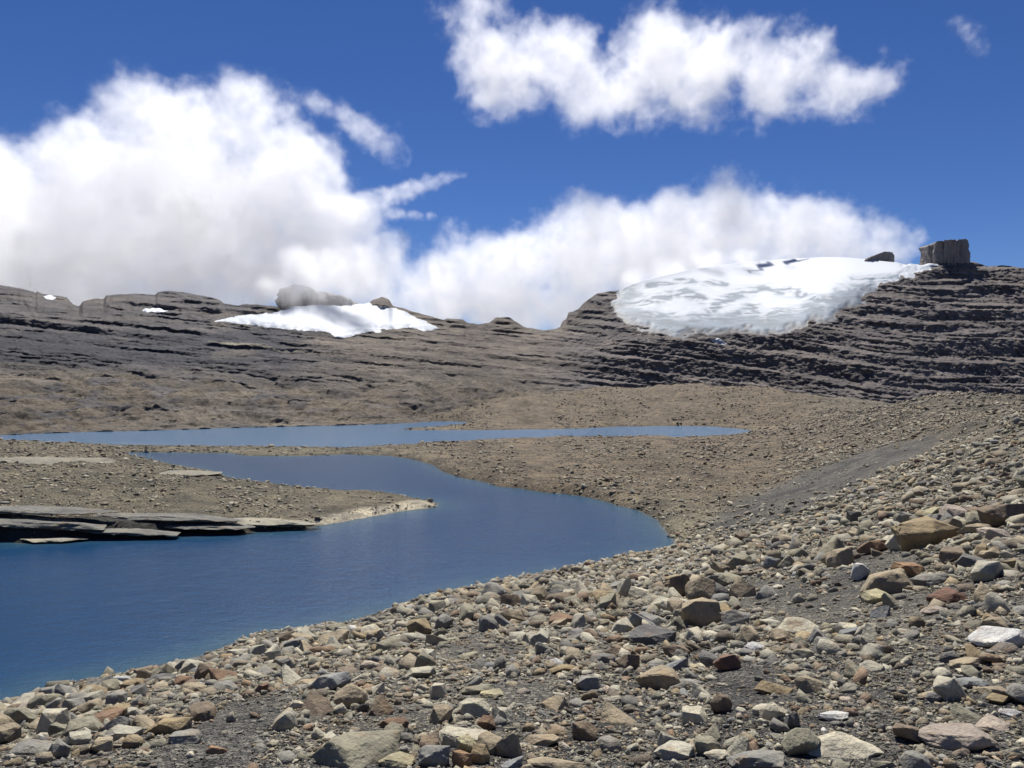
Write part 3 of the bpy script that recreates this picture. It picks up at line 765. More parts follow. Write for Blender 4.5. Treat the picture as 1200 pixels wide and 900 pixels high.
# photo column, row of the foot, width, height, build, colour, what one sees
HERO = [
    (118, 852, 48, 26, 'block', 'rust', 'rusty brown boulder with orange top near the lower lake shore'),
    (74, 852, 19, 21, 'wedge', 'red', 'dark red wedge stone leaning beside the rusty boulder'),
    (145, 870, 46, 24, 'slab', 'pale', 'flat pale olive slab in front of the rusty boulder'),
    (195, 862, 54, 33, 'wedge', 'ochre', 'ochre wedge boulder with shaded brown face beside the flat pale olive slab'),
    (38, 886, 50, 24, 'round', 'grey', 'rounded grey boulder at the left corner of the slope'),
    (92, 875, 32, 21, 'round', 'pale', 'smooth pale rounded stone before the dark red wedge stone'),
    (69, 822, 36, 25, 'block', 'grey', 'square grey block perched above the lake edge'),
    (190, 802, 30, 16, 'block', 'dark', 'dark stone at the water edge with a pale cap'),
    (114, 900, 34, 18, 'wedge', 'tan', 'tan stone with dark side on the bottom edge'),
    (387, 811, 46, 30, 'slab', 'blue', 'blue grey slab behind the brown split boulder'),
    (370, 841, 42, 32, 'wedge', 'brown', 'brown split boulder leaning under the blue grey slab'),
    (411, 832, 38, 34, 'round', 'tan', 'sandy tan boulder beside the brown split boulder'),
    (416, 903, 98, 56, 'block', 'olive', 'very large grey olive boulder with black shaded front'),
    (307, 815, 17, 16, 'block', 'red', 'small dark stone with rust top on the grey gravel patch'),
    (217, 874, 38, 22, 'slab', 'grey', 'flat grey slab in front of the ochre wedge boulder'),
    (215, 804, 24, 14, 'round', 'rust', 'rounded rust stone close to the lake edge'),
    (240, 833, 16, 16, 'round', 'dark', 'round dark grey cobble on bare gravel'),
    (252, 886, 23, 15, 'wedge', 'orange', 'bright orange stone among pale rubble'),
    (446, 841, 31, 28, 'wedge', 'brown', 'brown pyramid stone beside the sandy tan boulder'),
    (461, 856, 36, 19, 'slab', 'rust', 'rust red tilted slab above the grey olive boulder'),
    (545, 878, 70, 40, 'wedge', 'cream', 'large cream wedge boulder with smooth sloping top'),
    (509, 902, 37, 32, 'block', 'grey', 'split grey block below the large cream wedge boulder'),
    (547, 884, 25, 24, 'block', 'yellow', 'yellow lichened stone propped on the large cream wedge boulder'),
    (541, 902, 24, 24, 'block', 'orange', 'rust orange block below the yellow lichened stone'),
    (563, 897, 22, 25, 'block', 'ochre', 'ochre brown block under the cream wedge boulder'),
    (597, 889, 31, 36, 'wedge', 'tan', 'upright tan wedge stone beside the ochre brown block'),
    (571, 858, 22, 20, 'block', 'rust', 'rust brown block against the back of the cream wedge boulder'),
    (555, 842, 37, 27, 'block', 'pale', 'cracked pale grey block behind the cream wedge boulder'),
    (600, 903, 28, 17, 'wedge', 'blue', 'pointed blue grey stone on the bottom edge'),
    (467, 902, 46, 22, 'round', 'yellow', 'yellow tan lump beside the very large olive boulder'),
    (492, 797, 37, 21, 'slab', 'pale', 'long pale slab leaning on rubble midway down the slope'),
    (560, 816, 40, 16, 'slab', 'olive', 'thin olive brown slab lying flat behind the cracked pale block'),
    (575, 820, 29, 13, 'slab', 'yellow', 'flat yellowish stone beside the thin olive brown slab'),
    (450, 794, 28, 16, 'round', 'brown', 'low brown stone above the sandy tan boulder'),
    (772, 811, 54, 38, 'round', 'tan', 'big rounded tan boulder standing clear on the slope'),
    (736, 787, 26, 23, 'block', 'brown', 'brown block tucked behind the big rounded tan boulder'),
    (706, 779, 30, 17, 'round', 'grey', 'low grey rounded stone beside the brown block'),
    (725, 853, 48, 31, 'wedge', 'tan', 'tan block with dark end below the big rounded tan boulder'),
    (684, 870, 33, 29, 'block', 'brown', 'brown square block with ochre top'),
    (649, 834, 38, 24, 'wedge', 'tan', 'tan brown wedge on fine grey gravel'),
    (789, 893, 50, 29, 'slab', 'pale', 'pale overhanging slab with black hollow beneath'),
    (660, 792, 36, 16, 'slab', 'ochre', 'low ochre slab above the gravel patch'),
    (653, 904, 68, 19, 'slab', 'tan', 'wide tan flat boulder cut by the bottom edge'),
    (636, 876, 44, 17, 'slab', 'tan', 'thin tan slab beside the brown square block'),
    (852, 788, 31, 26, 'block', 'red', 'reddish brown block uphill of the mottled ochre slab'),
    (906, 816, 44, 23, 'round', 'ochre', 'mottled ochre and grey slab'),
    (845, 838, 26, 29, 'block', 'brown', 'dark fronted cube shaped stone standing upright'),
    (938, 889, 46, 41, 'round', 'olive', 'cracked olive grey boulder with a dark split'),
    (988, 894, 104, 40, 'wedge', 'cream', 'long cream wedge boulder beside the cracked olive boulder'),
    (888, 905, 66, 34, 'slab', 'grey', 'grey layered slab standing on edge at the bottom'),
    (978, 848, 38, 15, 'slab', 'white', 'flat white stone behind the long cream wedge boulder'),
    (929, 856, 19, 21, 'block', 'dark', 'upright dark grey stone behind the cracked olive boulder'),
    (903, 841, 41, 17, 'round', 'cream', 'low cream stone uphill of the cracked olive boulder'),
    (840, 894, 31, 18, 'round', 'cream', 'small cream stone before the olive leaning slab'),
    (828, 888, 31, 28, 'slab', 'olive', 'olive leaning slab beside the grey layered slab'),
    (1122, 881, 92, 37, 'slab', 'pink', 'broad flat slab with orange pink stain'),
    (1063, 873, 34, 28, 'block', 'brown', 'dark brown block against the pink stained slab'),
    (1139, 809, 33, 16, 'slab', 'blue', 'flat blue grey slab beside the tan capped dark stone'),
    (1131, 788, 34, 21, 'slab', 'tan', 'tan capped dark stone on the upper right slope'),
    (1198, 828, 34, 26, 'round', 'grey', 'rounded grey boulder at the right edge'),
    (1170, 828, 26, 13, 'slab', 'ochre', 'flat ochre stone against the rounded grey boulder'),
    (1163, 858, 40, 21, 'wedge', 'pink', 'pinkish wedge stone behind the pink stained slab'),
    (1131, 793, 24, 11, 'slab', 'cream', 'small cream stone before the tan capped dark stone'),
    (1094, 826, 16, 14, 'block', 'dark', 'small dark stone alone on grey gravel'),
    (1133, 848, 41, 25, 'wedge', 'olive', 'mossy olive ridge shaped stone with dark face'),
    (1036, 904, 30, 16, 'wedge', 'olive', 'olive pointed stone on the bottom edge below the long cream boulder'),
    (1184, 842, 24, 12, 'round', 'white', 'white rounded stone behind the pinkish wedge stone'),
    (797, 703, 28, 31, 'block', 'brown', 'brown upright boulder in the boulder cluster'),
    (821, 706, 35, 33, 'round', 'tan', 'round topped tan boulder beside the brown upright boulder'),
    (824, 738, 50, 40, 'block', 'tan', 'large tan faced block in front of the boulder cluster'),
    (861, 738, 34, 26, 'round', 'grey', 'grey stone against the large tan faced block'),
    (870, 702, 33, 26, 'wedge', 'tan', 'tan wedge stone behind the grey stone of the cluster'),
    (936, 747, 50, 25, 'round', 'cream', 'cream rounded slab on dark gravel'),
    (749, 741, 49, 33, 'wedge', 'blue', 'dark blue grey wedge boulder near the lake bend'),
    (766, 757, 58, 25, 'block', 'dark', 'long dark maroon block in front of the blue grey wedge'),
    (732, 703, 22, 27, 'wedge', 'pale', 'upright pale grey stone near the shore'),
    (847, 751, 28, 17, 'slab', 'pale', 'flat pale grey stone before the large tan faced block'),
    (753, 679, 25, 14, 'wedge', 'olive', 'grey green wedge stone close to the lake bend'),
    (905, 669, 22, 17, 'round', 'blue', 'bluish grey cobble high on the scree'),
    (869, 637, 18, 12, 'round', 'brown', 'brown stone on the rim of the gravel chute'),
    (898, 703, 27, 17, 'wedge', 'grey', 'grey wedge stone beside the tan wedge stone'),
    (884, 765, 22, 14, 'round', 'white', 'round whitish stone on the path gravel'),
    (856, 688, 31, 16, 'slab', 'olive', 'dark olive slab lying behind the tan wedge stone'),
    (1086, 645, 79, 40, 'block', 'ochre', 'biggest ochre boulder with dark end on the upper slope'),
    (1176, 619, 58, 31, 'slab', 'brown', 'big flat brown boulder at the right edge of the upper slope'),
    (1024, 651, 36, 19, 'slab', 'rust', 'rust brown slab beside the biggest ochre boulder'),
    (1038, 699, 58, 36, 'round', 'tan', 'rounded grey tan boulder with a pale top below the ochre boulder'),
    (1065, 679, 38, 21, 'slab', 'orange', 'orange topped dark slab below the biggest ochre boulder'),
    (1155, 684, 37, 27, 'slab', 'pale', 'pale triangular slab tilted to the light'),
    (1108, 709, 45, 23, 'round', 'red', 'rough brick red stone in pale rubble'),
    (1166, 639, 35, 20, 'block', 'pink', 'pinkish block under the big flat brown boulder'),
    (1173, 762, 72, 33, 'round', 'white', 'large white veined boulder at the right edge'),
    (1119, 614, 34, 22, 'slab', 'pink', 'pinkish slab leaning behind the biggest ochre boulder'),
    (1119, 661, 33, 19, 'block', 'brown', 'brown stone in front of the biggest ochre boulder'),
    (1007, 682, 22, 21, 'block', 'white', 'whitish square block beside the rounded grey tan boulder'),
    (1030, 709, 38, 20, 'slab', 'yellow', 'split yellowish layered slab below the rounded grey tan boulder'),
    (1032, 726, 24, 17, 'wedge', 'blue', 'blue grey stone below the split layered slab'),
    (1189, 670, 26, 15, 'round', 'ochre', 'ochre stone at the right edge beyond the pale triangular slab'),
    (1160, 658, 23, 15, 'round', 'tan', 'round tan stone above the pale triangular slab'),
    (1095, 722, 34, 11, 'slab', 'pink', 'flat salmon stone below the brick red stone'),
    (1001, 614, 17, 14, 'block', 'dark', 'small dark block above the upper scree'),
    (1066, 621, 33, 22, 'slab', 'grey', 'flat grey slab leaning behind the ochre boulder'),
    (1092, 608, 21, 13, 'wedge', 'yellow', 'pale yellow stone behind the top of the ochre boulder'),
    (1088, 690, 41, 17, 'round', 'grey', 'grey lumpy stone between the orange topped slab and the brick red stone'),
]
SHORT = [h[6].split(' beside ')[0].split(' with ')[0].split(' in front ')[0].split(' near ')[0].split(' behind ')[0].split(' on ')[0].split(' at ')[0].split(' below ')[0].split(' against ')[0].split(' under ')[0].split(' above ')[0] for h in HERO]
hx, hy, hz = hit([h[0] for h in HERO], [min(h[1], 893) - 2 for h in HERO])
for i, h in enumerate(HERO):
    if h[1] > 895:                                             # feet just outside the picture
        a, b, c = hit([h[0]], [h[1] - 2]); hx[i], hy[i], hz[i] = a[0], b[0], c[0]
BUSY = []
for i, (px, py, w, h, kind, colr, lab) in enumerate(HERO):
    d = hy[i]; s = d / FOC
    sin_f = min(.5, (py - HY) / FOC)
    W = w * s * 1.06; DY = min(W * .85, h * s * 1.6); HZ = max(h * s * .45, (h * s - DY * sin_f * .75)) * 1.1
    rs = random.Random(i * 13 + 5)
    v, f = rock_shape(1000 + i * 7, 14 if w > 40 else 9, kind, rough=.05)
    a = rs.uniform(-.5, .5)
    ca, sa = math.cos(a), math.sin(a)
    v = np.stack([v[:, 0] * ca - v[:, 1] * sa, v[:, 0] * sa + v[:, 1] * ca, v[:, 2]], 1)
    v /= np.abs(v).max(0)
    v = v * np.array([W / 2, DY / 2, HZ / 2 * 1.18])
    x, y = hx[i], d + DY * .42
    x = (px - 600) / FOC * y
    z = float(ground_z(np.array([x]), np.array([y]))[0])
    z = min(z, hz[i] + .1)
    nm = {'slab': 'rock_slab', 'round': 'boulder', 'block': 'boulder', 'wedge': 'boulder'}[kind] if w >= 22 else 'stone'
    o = mesh_np(nm, v, f, M_STONE); o.data.set_sharp_from_angle(angle=R(28))
    o.location = (x, y, z + HZ * .40)
    c = np.array(PAL[colr]) * rs.uniform(.92, 1.08)
    o.color = (*c, 1)
    tag(o, lab, nm.replace('_', ' '), 'boulders and stones lying on the near moraine slope')
    BUSY.append((x, y, W * .5, DY * .5))
BUSY = np.array(BUSY)

# ------------------------------------------------------------------ the rest of the stones
def rand_rot(n, tilt, r):
    a = r.uniform(0, 2 * np.pi, n); b = r.normal(0, tilt, n); c = r.normal(0, tilt, n)
    ca, sa, cb, sb, cc, sc = np.cos(a), np.sin(a), np.cos(b), np.sin(b), np.cos(c), np.sin(c)
    Rz = np.zeros((n, 3, 3)); Rz[:, 0, 0] = ca; Rz[:, 0, 1] = -sa; Rz[:, 1, 0] = sa; Rz[:, 1, 1] = ca; Rz[:, 2, 2] = 1
    Rx = np.zeros((n, 3, 3)); Rx[:, 0, 0] = 1; Rx[:, 1, 1] = cb; Rx[:, 1, 2] = -sb; Rx[:, 2, 1] = sb; Rx[:, 2, 2] = cb
    Ry = np.zeros((n, 3, 3)); Ry[:, 1, 1] = 1; Ry[:, 0, 0] = cc; Ry[:, 0, 2] = sc; Ry[:, 2, 0] = -sc; Ry[:, 2, 2] = cc
    return Rz @ Rx @ Ry


SHAPE_HI = [rock_shape(50 + i, 0, k) for i, k in enumerate(['block', 'slab', 'wedge', 'slab', 'slab', 'wedge', 'block', 'slab', 'slab', 'wedge'] * 4)]
def lean_shape(seed, kind):
    v, f = rock_shape(seed, 0, kind)                              # the same stones with fewer corners
    r = np.random.default_rng(seed)
    top = np.argsort(v[:, 2])[-3:]; rest_ = np.setdiff1d(np.arange(len(v)), top)
    keep_ = np.concatenate([top, r.permutation(rest_)[:5]])
    bm = bmesh.new()
    for q in v[keep_]: bm.verts.new(q)
    h = bmesh.ops.convex_hull(bm, input=bm.verts[:])
    bad = [g for g in h['geom_interior'] + h['geom_unused'] if isinstance(g, bmesh.types.BMVert)]
    bmesh.ops.delete(bm, geom=list(set(bad)), context='VERTS')
    bmesh.ops.recalc_face_normals(bm, faces=bm.faces[:])
    return bm_np(bm)


SHAPE_LO = [lean_shape(150 + i, k) for i, k in enumerate(['block', 'wedge', 'slab', 'slab'] * 10)]


def stone_colours(n, x, y, r):
    d = np.hypot(x, y); px = px_at(x, y)
    keys = ['pale', 'grey', 'olive', 'tan', 'cream', 'brown', 'ochre', 'rust', 'dark', 'blue', 'pink', 'white']
    near = np.array([.17, .16, .21, .15, .065, .095, .06, .045, .045, .01, .008, .006]); near /= near.sum()
    far = np.array([.16, .13, .17, .18, .06, .17, .07, .03, .02, .01, .0, .0]); far /= far.sum()
    P = np.array([PAL[k] for k in keys])
    a = r.choice(len(keys), n, p=near); b = r.choice(len(keys), n, p=far)
    c = np.where(r.uniform(size=n) < ss(30, 80, d), b, a)
    col = P[c] * r.uniform(.62, 1.22, (n, 1))
    col = .78 * col + .22 * np.array([.235, .213, .168]) * r.uniform(.8, 1.15, (n, 1))
    fd = ss(60, 200, d)[:, None]
    col = col * (1 - .6 * fd) + np.array([.146, .124, .102]) * .6 * fd * r.uniform(.8, 1.2, (n, 1))
    return col


def scatter(n, d0, d1, smin, smax, pw, r, cap):
    """stone places with sizes: the farther off, the larger the smallest stone still worth building"""
    l = r.uniform(math.log(d0), math.log(d1), n); dist = np.exp(l); t = r.uniform(-1, 1, n) * (.66 + .24 * ss(13, 4, dist))
    x, y = np.sin(t) * dist, np.cos(t) * dist
    u = r.uniform(size=n)
    s_px = (smin ** -pw + u * (smax ** -pw - smin ** -pw)) ** (-1 / pw)
    size = np.minimum(s_px * dist / FOC, cap * r.uniform(.6, 1, n))
    z, sd = ground_z(x, y, True)
    e = np.abs((z) / y)
    ok = sd > -.35 - .4 * ss(20, 60, dist)
    ch = poly_sd(x, y, CHUTE_W); ok &= r.uniform(size=n) > .86 * ss(-1.5, 2.0, ch + 2.0 * fbm(x / 5, y / 5, 14.0, 3))
    ok &= ~((bank_mask(x, y, sd) > .3) & (r.uniform(size=n) < .93))
    patch = fbm(x / (.5 + dist * .16), y / (.5 + dist * .16), 20.0, 3)      # bare gravel patches between the stones
    bare_ = ss(.14, .36, patch)
    big_ = ss(-.1, .5, fbm(x / 30, y / 30, 31.0, 3)) * ss(55, 90, dist)
    ok &= r.uniform(size=n) > bare_ * (.68 - .4 * ss(50, 90, dist))
    ok &= r.uniform(size=n) > big_ * .4
    size = size * (1 - .45 * bare_)
    ok &= r.uniform(size=n) < np.clip(e / .22 + .22 + .2 * ss(45, 90, dist), 0, 1)
    return x[ok], y[ok], z[ok], size[ok]


def tiny_shape(seed):
    r = np.random.default_rng(seed)
    p = r.normal(size=(5, 3)); p /= np.linalg.norm(p, axis=1)[:, None]; p = np.array([[1, 0, -.4], [-.5, .87, -.4], [-.5, -.87, -.4], [0, 0, .9], [.2, .3, -.9]]) + .38 * p
    bm = bmesh.new()
    for q in p: bm.verts.new(q)
    h = bmesh.ops.convex_hull(bm, input=bm.verts[:])
    bad = [g for g in h['geom_interior'] + h['geom_unused'] if isinstance(g, bmesh.types.BMVert)]
    bmesh.ops.delete(bm, geom=list(set(bad)), context='VERTS')
    bmesh.ops.recalc_face_normals(bm, faces=bm.faces[:])
    return bm_np(bm)


SHAPE_TINY = [tiny_shape(900 + i) for i in range(40)]


def build_stones(name, x, y, z, size, shapes, r, kind_lab):
    n = len(x)
    which = r.integers(0, len(shapes), n)
    el = np.stack([r.uniform(.75, 1.25, n), r.uniform(.55, 1.0, n), r.uniform(.24, .74, n)], 1) * size[:, None] * .5
    el[:, 2] *= 1 - .35 * ss(50, 90, np.hypot(x, y)); rot = rand_rot(n, .34, r); base = np.stack([x, y, z + el[:, 2] * .34], 1); colr = stone_colours(n, x, y, r)
    VV, FF, CC, k = [], [], [], 0
    for q, (sv, sf) in enumerate(shapes):
        m_ = np.where(which == q)[0]
        v = np.einsum('nij,nkj->nki', rot[m_], sv[None] * el[m_][:, None, :]) + base[m_][:, None, :]
        FF.append((sf[None] + (np.arange(len(m_)) * len(sv))[:, None, None]).reshape(-1, 3) + k)
        VV.append(v.reshape(-1, 3)); CC.append(np.repeat(colr[m_], len(sv), 0)); k += v.shape[0] * v.shape[1]
    v, f, col = np.concatenate(VV), np.concatenate(FF), np.concatenate(CC)
    print(name, n, len(f), flush=True)
    o = mesh_np(name, v.reshape(-1, 3), f.reshape(-1, 3), M_RUBBLE, {'albedo': col}, smooth=False)
    return tag(o, kind='stuff')


r1 = np.random.default_rng(11)
x, y, z, size = scatter(235000, 2.2, 62, 2.3, 36, 2.05, r1, .8)
hb = np.ones(len(x), bool)
for bx, by, bw, bd in BUSY:
    hb &= ((x - bx) / (bw + .02)) ** 2 + ((y - by) / (bd + .02)) ** 2 > 1.0
x, y, z, size = x[hb], y[hb], z[hb], size[hb]
scr = size * FOC / y
pxx, pyy = px_at(x, y), HY - z / y * FOC
inview = (pxx > -10) & (pxx < 1210) & (pyy < 905)
# the largest become things of their own
NIND = 300 - len(HERO) - 4
order = np.argsort(-np.where(inview, scr, 0))
ind = []
for i in order:
    if len(ind) >= NIND: break
    if any((x[i] - x[j]) ** 2 + (y[i] - y[j]) ** 2 < (.35 * (size[i] + size[j])) ** 2 for j in ind): continue
    ind.append(i)
ind = np.array(ind)
rest = np.ones(len(x), bool); rest[ind] = False
rest &= scr < scr[ind].min() * 1.05
PROTO = []
for k in range(26):
    kd = ['block', 'slab', 'wedge', 'round', 'slab', 'block', 'wedge'][k % 7]
    v, f = rock_shape(400 + k, 6, 'block' if kd == 'round' and k % 2 else kd, rough=.05)
    me = bpy.data.meshes.new('stone'); me.from_pydata(v.tolist(), [], f.tolist()); me.materials.append(M_STONE)
    me.polygons.foreach_set('use_smooth', np.ones(len(f), bool))
    me.set_sharp_from_angle(angle=R(28))
    PROTO.append((me, kd))
WORD = dict(rust='rust brown', orange='orange', brown='brown', tan='tan', ochre='ochre', cream='cream', white='whitish', grey='grey', pale='pale olive', dark='dark grey', olive='olive', red='red', pink='pinkish', blue='blue grey', yellow='yellowish')
KW = dict(block='angular', slab='flat', wedge='wedge shaped', round='rounded')
keys = ['pale', 'grey', 'olive', 'tan', 'cream', 'brown', 'ochre', 'rust', 'dark', 'blue', 'pink', 'white']
wts = [.19, .15, .18, .17, .09, .09, .05, .03, .025, .01, .01, .01]
rs = random.Random(21)
used = set(h[6] for h in HERO)
hpx, hpy = np.array([h[0] for h in HERO]), np.array([h[1] for h in HERO])
for i in ind:
    me, kd = rs.choice(PROTO)
    ck = rs.choices(keys, wts)[0]
    o = bpy.data.objects.new('stone', me); C.objects.link(o)
    s = size[i]
    el = (s * .5 * rs.uniform(.85, 1.15), s * .5 * rs.uniform(.6, .95), s * .5 * rs.uniform(.4, .85))
    o.scale = el; o.rotation_euler = (rs.gauss(0, .16), rs.gauss(0, .16), rs.uniform(0, 6.28))
    o.location = (x[i], y[i], z[i] + el[2] * .5)
    o.color = (*(np.array(PAL[ck]) * rs.uniform(.85, 1.12)), 1)
    best = None
    for j in np.argsort((hpx - pxx[i]) ** 2 + (1.6 * (hpy - pyy[i])) ** 2)[:7]:
        dy = pyy[i] - hpy[j]; dx = pxx[i] - hpx[j]
        rel = 'just in front of' if dy > 9 else 'just behind' if dy < -28 else ('just left of' if dx < 0 else 'just right of')
        lab = f'{WORD[ck]} {KW[kd]} stone {rel} the {SHORT[j]}'
        if len(lab.split()) > 16: continue
        if lab not in used: best = lab; break
    lab = best or lab
    used.add(lab)
    tag(o, lab, 'stone', 'boulders and stones lying on the near moraine slope')

x, y, z, size, scr = x[rest], y[rest], z[rest], size[rest], scr[rest]
big = scr > 8
mid = (scr > 4.2) & ~big; tin = scr <= 4.2
build_stones('rubble', x[big], y[big], z[big], size[big], SHAPE_HI, r1, 0)
build_stones('gravel', x[mid], y[mid], z[mid], size[mid], SHAPE_LO, r1, 0)
build_stones('gravel', x[tin], y[tin], z[tin], size[tin], SHAPE_TINY, r1, 0)
x, y, z, size = scatter(165000, 48, 560, 1.4, 10, 2.3, r1, 1.5)
build_stones('scree', x, y, z, size, SHAPE_TINY, r1, 0)

# clusters of larger blocks out on the moraine
x, y, z, size = scatter(26000, 50, 540, 3.0, 11, 2.2, r1, 2.2)
k = ss(.0, .45, fbm(x / (6 + np.hypot(x, y) * .05), y / (8 + np.hypot(x, y) * .09), 41.0, 3)) + .10
k = np.random.default_rng(5).uniform(size=len(x)) < k
build_stones('scree', x[k], y[k], z[k], size[k], SHAPE_LO, r1, 0)

# rubble on the crest of the moraine beyond the near slope
tx = np.random.default_rng(77)
px_, d_ = tx.uniform(915, 1330, 44000), np.exp(tx.uniform(math.log(52), math.log(235), 44000))
x, y = (px_ - 600) / FOC * d_, d_
z, sdx = ground_z(x, y, True)
k = (poly_sd(x, y, CHUTE_W) < -.3) & (sdx > .2) & (tx.uniform(size=len(x)) < .25 + .75 * ss(-.2, .3, fbm(x / 9, y / 12, 51.0, 3)))
size = np.minimum((2.0 ** -1.9 + tx.uniform(size=len(x)) * (12 ** -1.9 - 2.0 ** -1.9)) ** (-1 / 1.9) * y / FOC, 1.6)
build_stones('scree', x[k], y[k], z[k], size[k], SHAPE_TINY, r1, 0)

# ------------------------------------------------------------------ rock tower, horn and clouded summit on the crests
def crag(name, outline_fn, px0, px1, d, depth, lab, seed, jag=.05, nz=44):
    """upright jointed rock: fluted walls under a broken flat top"""
    s = d / FOC
    ring = []
    W = (px1 - px0) * s
    na = 120
    v = []
    ang = np.linspace(0, 2 * np.pi, na, endpoint=False)
    ce, se = np.cos(ang), np.sin(ang)
    sup = (np.abs(ce) ** 5 + np.abs(se) ** 5) ** (-1 / 5)
    ux, uy = ce * sup, se * sup
    xs = (px0 + px1) / 2 + ux * (px1 - px0) / 2
    top, bot = outline_fn(xs)
    rows = []
    for k in range(nz):
        t = k / (nz - 1)
        zrow = (HY - (bot + (top - bot) * t)) * s
        flute = fbm(ux * 5 + seed, uy * 5, t * .6, 4, .6); crack = -np.abs(pn(ux * 7 + seed, uy * 7, t * .4)) * 1.0
        lay = pn(t * 9 + seed, 3.0, 0.0)
        rad = 1 + jag * fbm(ux * 2.2 + seed, uy * 2.2, t * 1.6, 4, .62) + .06 * flute - .20 * ss(.22, 0, np.abs(pn(ux * 4.5 + seed, uy * 4.5, t * .3))) + .05 * crack + .02 * lay - .05 * t
        rows.append(np.stack([((px0 + px1) / 2 - 600) * s + ux * W / 2 * rad, d + uy * depth / 2 * rad, zrow], 1))
    for q in (.7, .35, .02):
        rw = rows[nz - 1]
        cxy = rw[:, :2].mean(0)
        p = rw.copy(); p[:, :2] = cxy + (rw[:, :2] - cxy) * q
        xq = 600 + p[:, 0] / s
        p[:, 2] = (HY - outline_fn(xq)[0]) * s + fbm(p[:, 0] / 3, p[:, 1] / 3, 1.0, 3) * .5
        rows.append(p)
    v = np.concatenate(rows)
    n = len(rows)
    i = np.arange(n - 1)[:, None] * na; j = np.arange(na)[None]; jn = (j + 1) % na
    F = np.stack([i + j, i + jn, i + na + jn, i + na + j], -1).reshape(-1, 4)
    ob = mesh_np(name, v, F, M_TOWER); ob.color = (.25, .228, .22, 1)
    return tag(ob, lab, name.replace('_', ' '))


def tower_outline(xs):
    return np.interp(xs, [1080, 1084, 1086, 1092, 1106, 1112, 1118, 1127, 1129, 1132], [289, 289, 286.5, 285.5, 284.5, 285.5, 283.5, 283, 291, 294]), np.full_like(xs, 316)


_, d_t, _ = mtn_at(1106)
crag('rock_tower', tower_outline, 1084, 1129.5, d_t + 18, 40, 'square dark rock tower standing on the crest beside the glacier', 2.0, .09)


def horn_outline(xs):
    return np.interp(xs, [1006, 1014, 1025, 1034, 1044, 1048], [309, 303.5, 299, 296, 297, 303]), np.full_like(xs, 318)


_, d_h, _ = mtn_at(1030)
crag('rock_horn', horn_outline, 1009, 1047, d_h + 10, 16, 'low dark rock horn poking through the top of the glacier', 5.0)


def summit_outline(xs):
    return np.interp(xs, [328, 331, 334, 338, 344, 348, 360, 372, 378, 392, 397, 408, 414, 420, 424], [360, 350, 345, 341, 343, 337, 338, 341, 347, 345, 350, 348, 354, 353, 361]), np.full_like(xs, 368)


_, d_s, _ = mtn_at(375)
crag('rock_summit', summit_outline, 328, 424, d_s + 48, 40, 'grey rock summit half hidden in the cloud above the snow field', 8.0, .07)

# ------------------------------------------------------------------ slabs of bedrock along the island bank
# column, front foot row, width, height, build, colour, depth of the slab
SLABS = [(45, 622, 170, 9, 1.3, 'grey bedrock shelf in the middle of the far left bank', 'grey', -.5, 2.0), (195, 613, 190, 7, 1.1, 'long grey bedrock hump with a black hollow under it on the island bank', 'grey', .9, 1.5),
         (150, 629, 130, 6, 1.2, 'thin smooth bedrock slab dipping into the lake below the hump', 'grey', -1.0, 2.5), (312, 620, 140, 8, 1.3, 'pale bedrock ledge near the island point', 'pale', -.5, .5),
         (40, 604, 200, 6, 1.2, 'dark edged upper bedrock shelf on the far left bank', 'grey', .9, 1.5), (58, 637, 90, 4, .9, 'low pale slab awash at the waterline of the far left bank', 'pale', -1.6, .6),
         (235, 622, 130, 5, 1.2, 'narrow bedrock shelf tucked under the long hump', 'grey', -.5, 1.0)]
for i, (px, py, w, h, dp, lab, ck, off, tilt) in enumerate(SLABS):
    d = -WATER * FOC / (float(np.interp(px, [-40, 0, 100, 200, 300, 400], [637, 634, 632, 629, 623, 613])) - HY) + off
    s = d / FOC
    v, f = rock_shape(700 + i, 24, 'slab', rough=.015)
    o1 = i * 3.3
    ends = 1 - .75 * np.abs(v[:, 0]) ** 3
    v[:, 2] = v[:, 2] * ends + .30 * pn(v[:, 0] * 2.2 + o1, v[:, 1] * 1.1, o1) + .05 * fbm(v[:, 0] * 16 + o1, v[:, 1] * 5, v[:, 2] * 3, 4)
    v[:, 1] = v[:, 1] * np.where(v[:, 1] < 0, 1 + .45 * np.clip(v[:, 2], -1, 0), 1) + .14 * fbm(v[:, 0] * 3.5, v[:, 2] * 1.2, o1, 3)
    v = v * np.array([w * s / 2, dp, h * s * .55])
    o = mesh_np('bedrock_slab', v, f, M_BED); o.data.set_sharp_from_angle(angle=R(35))
    y = d + dp
    o.location = ((px - 600) / FOC * y, y, (HY - (py - h * .5)) / FOC * d); o.rotation_euler = (R(3), R(tilt), R(-2))
    o.color = (*(np.array(PAL[ck]) * .75), 1)
    tag(o, lab, 'rock slab', 'bedrock slabs along the island bank', 'thing')
SLABS2 = [(50, 545, 170, 7, 'broad pale bedrock pavement on the top of the island', 4), (222, 559, 80, 5, 'narrow pale bedrock strip by the inner shore of the island', 3)]
sx, sy, sz = hit([s[0] for s in SLABS2], [s[1] - 1 for s in SLABS2], 20)
